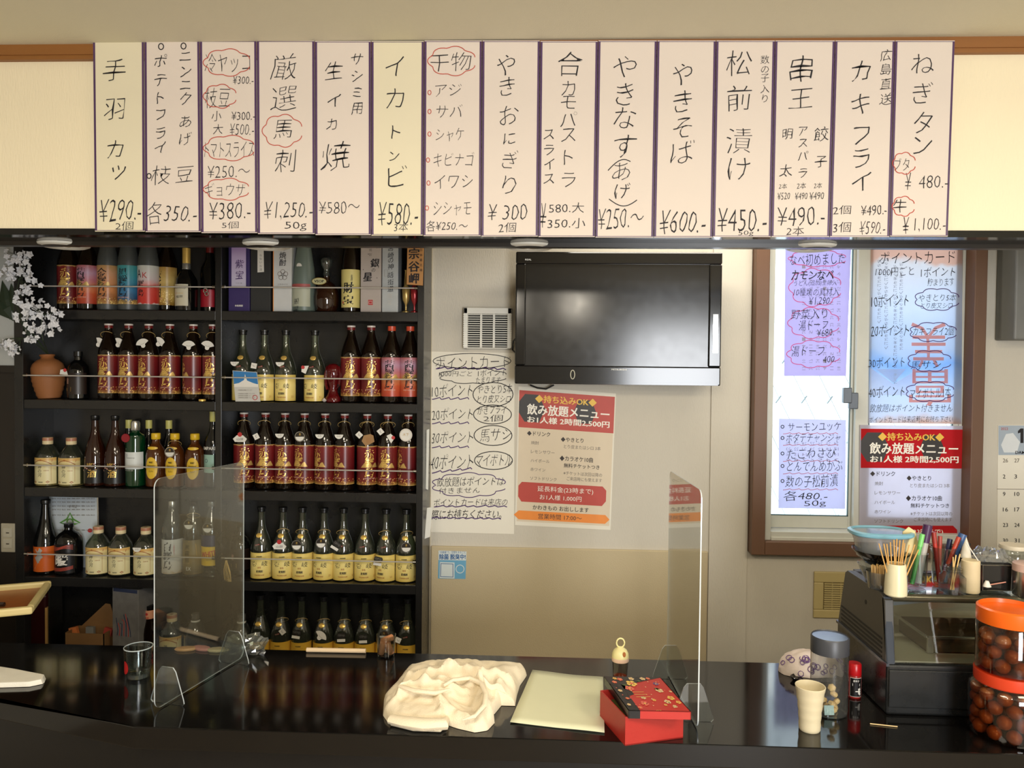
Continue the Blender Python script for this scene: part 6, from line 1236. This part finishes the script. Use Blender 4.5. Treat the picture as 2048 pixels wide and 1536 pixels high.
for j in range(m + 1):
    ph = PI / 2 * j / m
    for k in range(n): th = 2 * PI * k / n; q = 1 + .45 * noise.noise(Vector((math.cos(th) * 2.6, math.sin(th) * 2.6, ph * 3 + 4))); vs.append((.055 * math.cos(th) * math.cos(ph) ** .5 * q, .026 * math.sin(th) * math.cos(ph) ** .5 * q, .048 * math.sin(ph) * q))
for j in range(m):
    for k in range(n): fs.append((j*n+k, j*n+(k+1) % n, (j+1)*n+(k+1) % n, (j+1)*n+k))
solo(b.add(vs, fs, False), 'plastic_bag', thin('crinkled_plastic', (216, 218, 196), 3.0, .1, haze=.12), 'crumpled clear plastic bag behind the left acrylic screen', 'bag', loc=pb)
pkm = [M('packet_tan', (196, 150, 96), .5, var=.2, scale=40), M('packet_pink', (206, 140, 126), .5, var=.15), M('packet_cream', (214, 196, 150), .5, var=.1)]
for k, (x, y, rz, nm) in enumerate(((372, 1300, .2, 'tan'), (404, 1299, -.3, 'pink'), (436, 1302, .1, 'cream'))):
    b = B().lathe([(.030, 0), (.033, .003), (.028, .008), (.0, .010)], 8, sy=.45); solo(b, 'snack_packet', pkm[k], nm + ' flat snack packet at the counter back behind the left screen', 'packet', 'flat snack packets', loc=onC(x, y), rot=(0, 0, rz))
# ================================================================== black showcase on the counter
Yf = onC(1775, 1430).y; XA = onC(1772, 1430).x; XE = 3.1; dS = .32; zt_ = atY(1778, 1200, Yf).z; zm_ = atY(1771, 1329, Yf).z
m_sc = M('showcase_black', (26, 27, 28), .28, var=.12, rvar=.05); m_scg = M('showcase_side_grey', (56, 54, 50), .4, var=.06)
o = empty('glass_showcase', (XA, Yf, ZC), 'black refrigerated glass showcase at the right of the counter', 'showcase')
hm, ht = zm_ - ZC, zt_ - ZC; Lx = XE - XA
B().box((0, 0, 0.0), (Lx, dS, hm)).obj('base', m_sc, o, bevel=.006)
B().box((.004, -.004, .02), (Lx, 0, hm - .012)).obj('base_panel', m_sc, o, bevel=.002)
side = [(0, .006, hm + .002), (0, dS - .006, hm + .002), (0, dS - .050, ht - .005), (0, dS - .065, ht + .004), (0, .050, ht + .006), (0, .022, ht - .006)]
sd = B().prism(side, (.022, 0, 0)).obj('side_panel', m_scg, o, bevel=.002)
for k in range(5):
    b = B(); za, zb2 = hm + .006 + k * .011, hm + .006 + k * .011
    b.box((-.0012, .030, za), (.0006, dS - .03, za + .0045)); b.obj('louvre_slot', M('slot_black', (8, 8, 8), .6), sd)
B().lathe([(.0, -.0006), (.006, -.0006), (.006, .0004)], 14, rot=Matrix.Rotation(PI / 2, 3, 'Y') , c=(0, .13, ht - .045)).obj('keyhole', MATS['slot_black'], sd)
B().box((-.003, -.003, hm - .004), (.004, dS, hm + .003)).obj('side_trim', M('polished_black_trim', (60, 66, 76), .12), o)
B().prism([(.0, .0, hm), (.020, .0, hm), (.020, .026, ht), (.0, .026, ht)], (0, .012, 0)).obj('corner_post', M('polished_black_trim'), o, bevel=.003)
B().prism([(.020, .004, hm + .004), (Lx, .004, hm + .004), (Lx, .030, ht - .012), (.020, .030, ht - .012)], (0, .003, 0)).obj('front_glass', thin('showcase_glass', (236, 238, 232), 2.2, .03), o)
B().box((.022, .040, ht - .002), (Lx, dS - .06, ht + .003)).obj('top_glass', thin('showcase_top_glass', (226, 232, 226), 2.6, .02), o)
B().tube([(.012, .036, ht - .004), (Lx, .036, ht - .004)], .010, 10).obj('front_rail', M('rounded_rail', (86, 82, 66), .15, metal=.6), o)
B().box((.022, dS - .075, ht - .012), (Lx, dS - .05, ht + .004)).obj('rear_rail', m_sc, o)
B().box((.022, dS - .03, hm), (Lx, dS - .02, ht - .012)).obj('rear_door', translucent('frosted_rear_door', (206, 202, 186), .6), o)
B().box((.022, .02, hm - .002), (Lx, dS - .03, hm + .002)).obj('floor_plate', M('showcase_floor', (176, 172, 156), .45, metal=.2), o)
B().prism([(.05, .20, ht - .08), (.30, .20, ht - .05), (.30, .24, ht - .01), (.05, .24, ht - .04)], (0, .003, 0)).obj('pale_blue_board', M('pale_blue_board', (128, 142, 176), .4), o)
o2 = empty('steel_tray', (XA + .235, Yf + .16, zm_ + .0025), 'stainless steel pan inside the glass showcase', 'pan')
B().box((-.10, -.08, 0), (.25, .08, .003)).box((-.10, -.08, 0), (.25, -.077, .040)).box((-.10, .077, 0), (.25, .08, .040)).box((-.10, -.077, 0), (-.097, .077, .040)).box((.247, -.077, 0), (.25, .077, .040)).obj('pan_body', M('dark_steel', (110, 96, 80), .25, metal=.9), o2)
B().box((-.105, -.086, .038), (.255, -.080, .043)).box((-.108, -.086, .038), (-.100, .086, .043)).box((-.104, -.0865, .0), (-.088, -.080, .04)).obj('pan_rim', m_steel, o2, bevel=.001)
# ---- things standing on top of the showcase
ZT = zt_ + .0065; onT = lambda x, y: atZ(x, y, ZT)
g_t = thin('tumbler_glass')
def cupx(x, y, r0, r1, h, mat, label, cat, name, group=None, n=28, wall=True):
    p = onT(x, y); k = p.y / F; pr = [(r0 * k * .92, 0), (r0 * k, .003), (r1 * k, h * k)] + ([(r1 * k - .0015, h * k), (r0 * k - .002, .005), (0, .004)] if wall else [(r1 * k * .9, h * k + .002), (0, h * k + .002)])
    o = empty(name, p, label, cat, group); B().lathe(pr, n).obj('body', mat, o); return o, p, k
m_bamb = M('bamboo', (206, 160, 92), .6, var=.15); m_bamb2 = M('pale_bamboo', (222, 184, 120), .6, var=.1)
# bowls and food container at the back
o, p, k = cupx(1762, 1163, 30, 44, 34, g_t, 'clear glass bowl at the back under the black bowl', 'bowl', 'glass_bowl')
p2 = p + Vector((0, 0, 34 * k + .001)); o = empty('black_bowl', p2, 'black bowl between the glass bowl and the plastic container', 'bowl')
B().lathe([(26 * k, 0), (30 * k, .003), (54 * k, 27 * k), (55 * k, 28.5 * k), (52 * k, 27 * k), (28 * k, .006), (0, .005)], 36).obj('body', m_black, o)
p3 = p2 + Vector((-.004, 0, 12 * k)); o = empty('food_container', p3, 'clear plastic food container with a blue rimmed lid', 'container')
def sq(r, z, e=.75, n=40):
    out = []
    for j in range(n): a = 2 * PI * j / n; c, s = math.cos(a), math.sin(a); out.append((r * math.copysign(abs(c) ** e, c), r * .78 * math.copysign(abs(s) ** e, s), z))
    return out
def loftsq(secs, mat, name, par, n=40):
    b = B(); vs = []; fs = []
    for r, z in secs: vs += sq(r, z)
    for i in range(len(secs) - 1):
        for j in range(n): fs.append((i*n+j, i*n+(j+1) % n, (i+1)*n+(j+1) % n, (i+1)*n+j))
    b.add(vs, fs, True); b.add(sq(secs[0][0], secs[0][1]), [tuple(range(n - 1, -1, -1))]); return b.obj(name, mat, par)
loftsq([(36 * k, 0), (42 * k, .004), (48 * k, 36 * k), (53 * k, 48 * k)], thin('container_plastic', (226, 224, 230), 1.6, .15, haze=.30), 'body', o)
loftsq([(57 * k, 47 * k), (59 * k, 49 * k), (59 * k, 54 * k), (53 * k, 56 * k), (50 * k, 52 * k)], M('blue_lid_plastic', (120, 172, 192), .3), 'lid_rim', o)
loftsq([(50 * k, 51.5 * k), (49 * k, 53 * k), (.001, 53.5 * k)], thin('lid_panel_plastic', (214, 226, 232), 1.5, .1, haze=.35, hcol=(200, 214, 222)), 'lid_panel', o)
# toothpick jar
o, p, k = cupx(1757, 1176, 20, 24, 34, thin('cut_glass', (214, 212, 200), 3.0, .06, haze=.12), 'faceted glass jar packed with toothpicks', 'jar', 'toothpick_jar', None, 12)
tm = B().tube([(0, 0, .003), (0, 0, .052)], .0011, 5).mesh('tp', m_bamb2); rt = random.Random(8)
for j in range(60):
    a, q = rt.uniform(0, 2*PI), .019 * math.sqrt(rt.random()); tag(link('toothpick', tm, None, None, p + Vector((q*math.cos(a), q*math.sin(a), .004)), (rt.uniform(-.08, .08), rt.uniform(-.08, .08), 0)), 'upright toothpick in the faceted glass jar', 'toothpick', 'toothpicks in the glass jar')
# skewer cup
p = onT(1791, 1190); k = p.y / F; o = empty('skewer_cup', p, 'cream marbled ceramic cup holding bamboo skewers', 'cup')
B().lathe([(19 * k, 0), (21 * k, .003), (20.5 * k, 22 * k), (18 * k, 60 * k), (17 * k, 63 * k), (15 * k, 62 * k), (17 * k, 20 * k), (0, .006)], 32).obj('cup_body', M('marbled_cream_glaze', (214, 206, 172), .35, var=.12, scale=24, stretch=(3, 3, .5)), o)
sk_ = B().tube([(0, 0, 0), (0, 0, .148)], .0016, 6, r2=.0014).mesh('sk', m_bamb)
for j, (dx, dy, ry, rx, sc) in enumerate(((-.008, 0, -.30, .05, 1.0), (-.006, -.004, -.22, 0, .97), (-.004, .004, -.12, .1, 1.0), (-.002, -.006, -.05, -.02, 1.03), (.0, .006, .0, .05, 1.04), (.001, -.003, .04, 0, 1.02), (.003, .002, .06, .1, 1.05), (.004, -.006, .10, 0, .98), (.006, .004, .20, .04, .95), (.007, 0, .30, 0, .98), (.006, -.004, .38, .03, .92), (-.006, .006, -.16, .08, .96))):
    s_ = link('bamboo_skewer', sk_, None, None, p + Vector((dx, dy, .007)), (rx, ry, 0)); s_.scale = (1, 1, sc * .85)
    tag(s_, 'bamboo skewer fanned out of the cream marbled cup', 'skewer', 'skewers in the cream cup')
# pen cups
def stick(name, a, b, r, mat, label, cat, capm=None, capf=.3, r2=None, group=None):
    o = empty(name, a, label, cat, group); d = b - a; B().tube([d * 0, d * .02, d * (1 - capf if capm else 1)], r, 10, r2=r2).obj('barrel', mat, o)
    if capm: B().tube([d * (1 - capf), d * .98, d], r * 1.15, 10).obj('cap', capm, o)
    return o
pt = lambda x, y, Y: atY(x, y, Y)
o, p, k = cupx(1833, 1172, 17, 20, 66, g_t, 'clear plastic cup holding a green pen and a purple marker', 'cup', 'pen_cup')
G2 = 'pens and tools in the clear cups'; Y = p.y; zb_ = ZT + .008
def inc(xb, x1, y1, dy=0.0): a = p + Vector(((xb) * k, dy, .008)); b = pt(x1, y1, Y + dy); return a, b
stick('green_pen', *inc(-12, 1845, 1068, -.008), .0055, M('pen_green', (96, 176, 90), .3), 'bright green pen leaning in the clear cup', 'pen', M('pen_green_cap', (120, 200, 110), .3), .25, None, G2)
stick('purple_marker', *inc(2, 1856, 1050, .004), .0095, M('marker_grey', (170, 166, 160), .4), 'thick marker with a dark purple cap', 'marker', M('marker_purple_cap', (66, 34, 74), .4), .30, None, G2)
a, b = inc(-6, 1822, 1060, .010); o = empty('wooden_paddle', a, 'pale wooden spatula with a mark on it in the clear cup', 'spatula', G2); B().prism([q - a for q in (a + Vector((-.004, 0, 0)), a + Vector((.006, 0, 0)), pt(1838, 1092, Y + .01), pt(1830, 1062, Y + .01), pt(1818, 1054, Y + .01), pt(1806, 1064, Y + .01), pt(1803, 1096, Y + .01))], (0, .003, 0)).obj('blade', M('paddle_wood', (214, 196, 144), .6), o)
stick('clear_pen', *inc(6, 1838, 1094, -.004), .0035, M('pen_clear_grey', (186, 190, 184), .3), 'thin grey pen in the clear cup', 'pen', None, .3, None, G2)
o, p, k = cupx(1884, 1168, 17, 23, 74, g_t, 'clear tumbler crowded with red, blue and black pens', 'cup', 'pen_tumbler'); Y = p.y
for (xb, x1, y1, dy, r, m_, cm, nm, lab) in ((-8, 1867, 1064, -.006, .0055, 'pen_red', 'pen_red_cap', 'red_pen', 'red pen leaning left in the tumbler'), (-3, 1880, 1072, .008, .0048, 'pen_brick', 'pen_brick_cap', 'brick_red_pen', 'brick red pen upright in the tumbler'), (4, 1900, 1078, .010, .0055, 'pen_navy', 'pen_navy_cap', 'navy_pen', 'navy blue pen behind the others in the tumbler'),
        (-6, 1918, 1074, -.010, .0052, 'pen_orange_red', 'pen_orange_cap', 'orange_pen', 'orange-red pen leaning right in the tumbler'), (0, 1926, 1068, -.004, .0088, 'marker_blue', 'marker_blue_cap', 'blue_marker', 'thick blue marker leaning right in the tumbler'), (6, 1934, 1084, .002, .0090, 'marker_black', 'marker_black_cap', 'black_marker', 'thick black marker lowest of the leaning ones'), (8, 1862, 1096, .0, .0028, 'pen_steel', 'pen_steel_cap', 'steel_stick', 'thin steel stick crossing in the tumbler')):
    cols = {'pen_red': (176, 50, 40), 'pen_brick': (186, 76, 60), 'pen_navy': (30, 40, 80), 'pen_orange_red': (206, 70, 44), 'marker_blue': (52, 92, 150), 'marker_black': (28, 28, 30), 'pen_steel': (170, 170, 170)}
    stick(nm, *inc(xb, x1, y1, dy), r, M(m_, cols[m_], .35), lab, 'pen', M(cm, tuple(min(255, int(v * .8 + 12)) for v in cols[m_]), .35), .22, None, G2)
# small square glass jar
p = onT(1904, 1186); k = p.y / F; o = empty('square_glass_jar', p, 'small square shouldered clear glass jar with thin sticks', 'jar')
B().lathe([(22 * k, 0), (25 * k, .004), (25 * k, 34 * k), (15 * k, 42 * k), (14 * k, 54 * k), (12.5 * k, 54 * k), (13 * k, 42 * k), (0, .005)], 4, rot=Matrix.Rotation(PI / 4, 3, 'Z')).obj('jar_body', thin('tumbler_glass'), o)
for q in range(3): B().lathe([(14 * k, (43 + q * 4) * k), (16.5 * k, (44.5 + q * 4) * k), (14 * k, (46 + q * 4) * k)], 24, cap=False).obj('screw_thread', thin('tumbler_glass'), o)
for q, (x1, y1) in enumerate(((1912, 1110), (1920, 1108), (1906, 1114))): a = p + Vector(((q - 1) * .004, 0, .008)); stick('thin_stick', a, pt(x1, y1, p.y), .0015, m_bamb2, 'thin pale stick in the small square glass jar', 'stick', None, .3, None, 'sticks in the square jar')
# cream cylinder
o, p, k = cupx(1940, 1184, 17, 16.5, 62, M('cream_candle', (206, 190, 152), .6, var=.12, scale=22), 'cream marbled cylinder standing right of the square jar', 'cylinder', 'cream_cylinder', wall=False)
solo(B().tube([(0, 0, 0), (-.03, 0, .045)], .0012, 6), 'drinking_straw', m_tagw, 'thin white straw leaning over the cream cylinder', 'straw', loc=p + Vector((.012, -.01, 62 * k + .003)))
solo(B().lathe([(10 * k, 0), (7 * k, 20 * k), (0, 42 * k)], 12), 'paper_cone', M('paper_cone_cream', (206, 200, 184), .7), 'pale paper cone behind the cream cylinder', 'cone', loc=p + Vector((.004, .03, 62 * k)) - Vector((0, 0, .0)))
# square dark canister with plastic film
p = onT(1992, 1183); k = p.y / F; o = empty('square_canister', p, 'square smoked canister with wire edge and crumpled film on top', 'canister')
B().box((-31 * k, -.001, .0), (31 * k, 56 * k, 56 * k)).obj('body', M('smoked_plastic', (26, 25, 25), .12, spec=.6), o, bevel=.006)
q_ = [(-27 * k, -.003, 3 * k), (27 * k, -.003, 3 * k), (28 * k, -.003, 52 * k), (-28 * k, -.003, 52 * k)]; B().tube(q_, .0014, 6, True).obj('wire_frame', m_steel, o)
fm = B(); vs = []; fs = []; n, m = 24, 10
for j in range(m + 1):
    for i in range(n + 1): u, v_ = i / n - .5, j / m - .5; vs.append((u * 92 * k, v_ * 60 * k + 26 * k, 57 * k + .002 + max(0, (.25 - u * u - v_ * v_)) * .10 * (1 + 1.2 * noise.noise(Vector((u * 9, v_ * 9, 1)))) + .004 * abs(noise.noise(Vector((u * 22, v_ * 22, 3))))))
fm.add(vs, [(j*(n+1)+i, j*(n+1)+i+1, (j+1)*(n+1)+i+1, (j+1)*(n+1)+i) for j in range(m) for i in range(n)]); fm.obj('plastic_film', thin('cling_film', (220, 222, 226), 4.0, .1, haze=.25), o)
a = p + Vector((-.026, -.006, .010)); o = empty('mint_spoon', a, 'tiny cream brush-like spoon resting against the canister', 'spoon'); B().lathe([(.003, 0), (.010, .004), (.004, .018)], 12).obj('head', m_tagw, o); B().tube([(.004, -.001, .008), (.045, -.001, .016)], .0014, 6).obj('handle', M('coral_handle', (206, 140, 120), .5), o)
# clip jar behind and silver can at the edge
p = atZ(2026, 1150, ZT); k = p.y / F; o = empty('clip_top_jar', p, 'clip-top glass jar behind the canister at the right edge', 'jar')
B().lathe([(20 * k, 0), (24 * k, .004), (24 * k, 44 * k), (20 * k, 52 * k)], 28, cap=False).obj('jar_body', thin('tumbler_glass'), o); B().lathe([(25 * k, 52 * k), (26 * k, 54 * k), (25 * k, 60 * k), (0, 61 * k)], 28).obj('lid', M('cream_lid', (206, 194, 170), .5), o)
p = onT(2052, 1190); k = p.y / F; o = empty('silver_can', p, 'silver can with pinkish lid at the right edge', 'can')
B().lathe([(23 * k, 0), (24 * k, .003), (24 * k, 48 * k)], 28).obj('body', m_steel, o); B().lathe([(24.5 * k, 48 * k), (24.5 * k, 62 * k), (22 * k, 64 * k), (0, 64 * k)], 28).obj('lid', M('pinkish_lid', (190, 160, 146), .5), o)
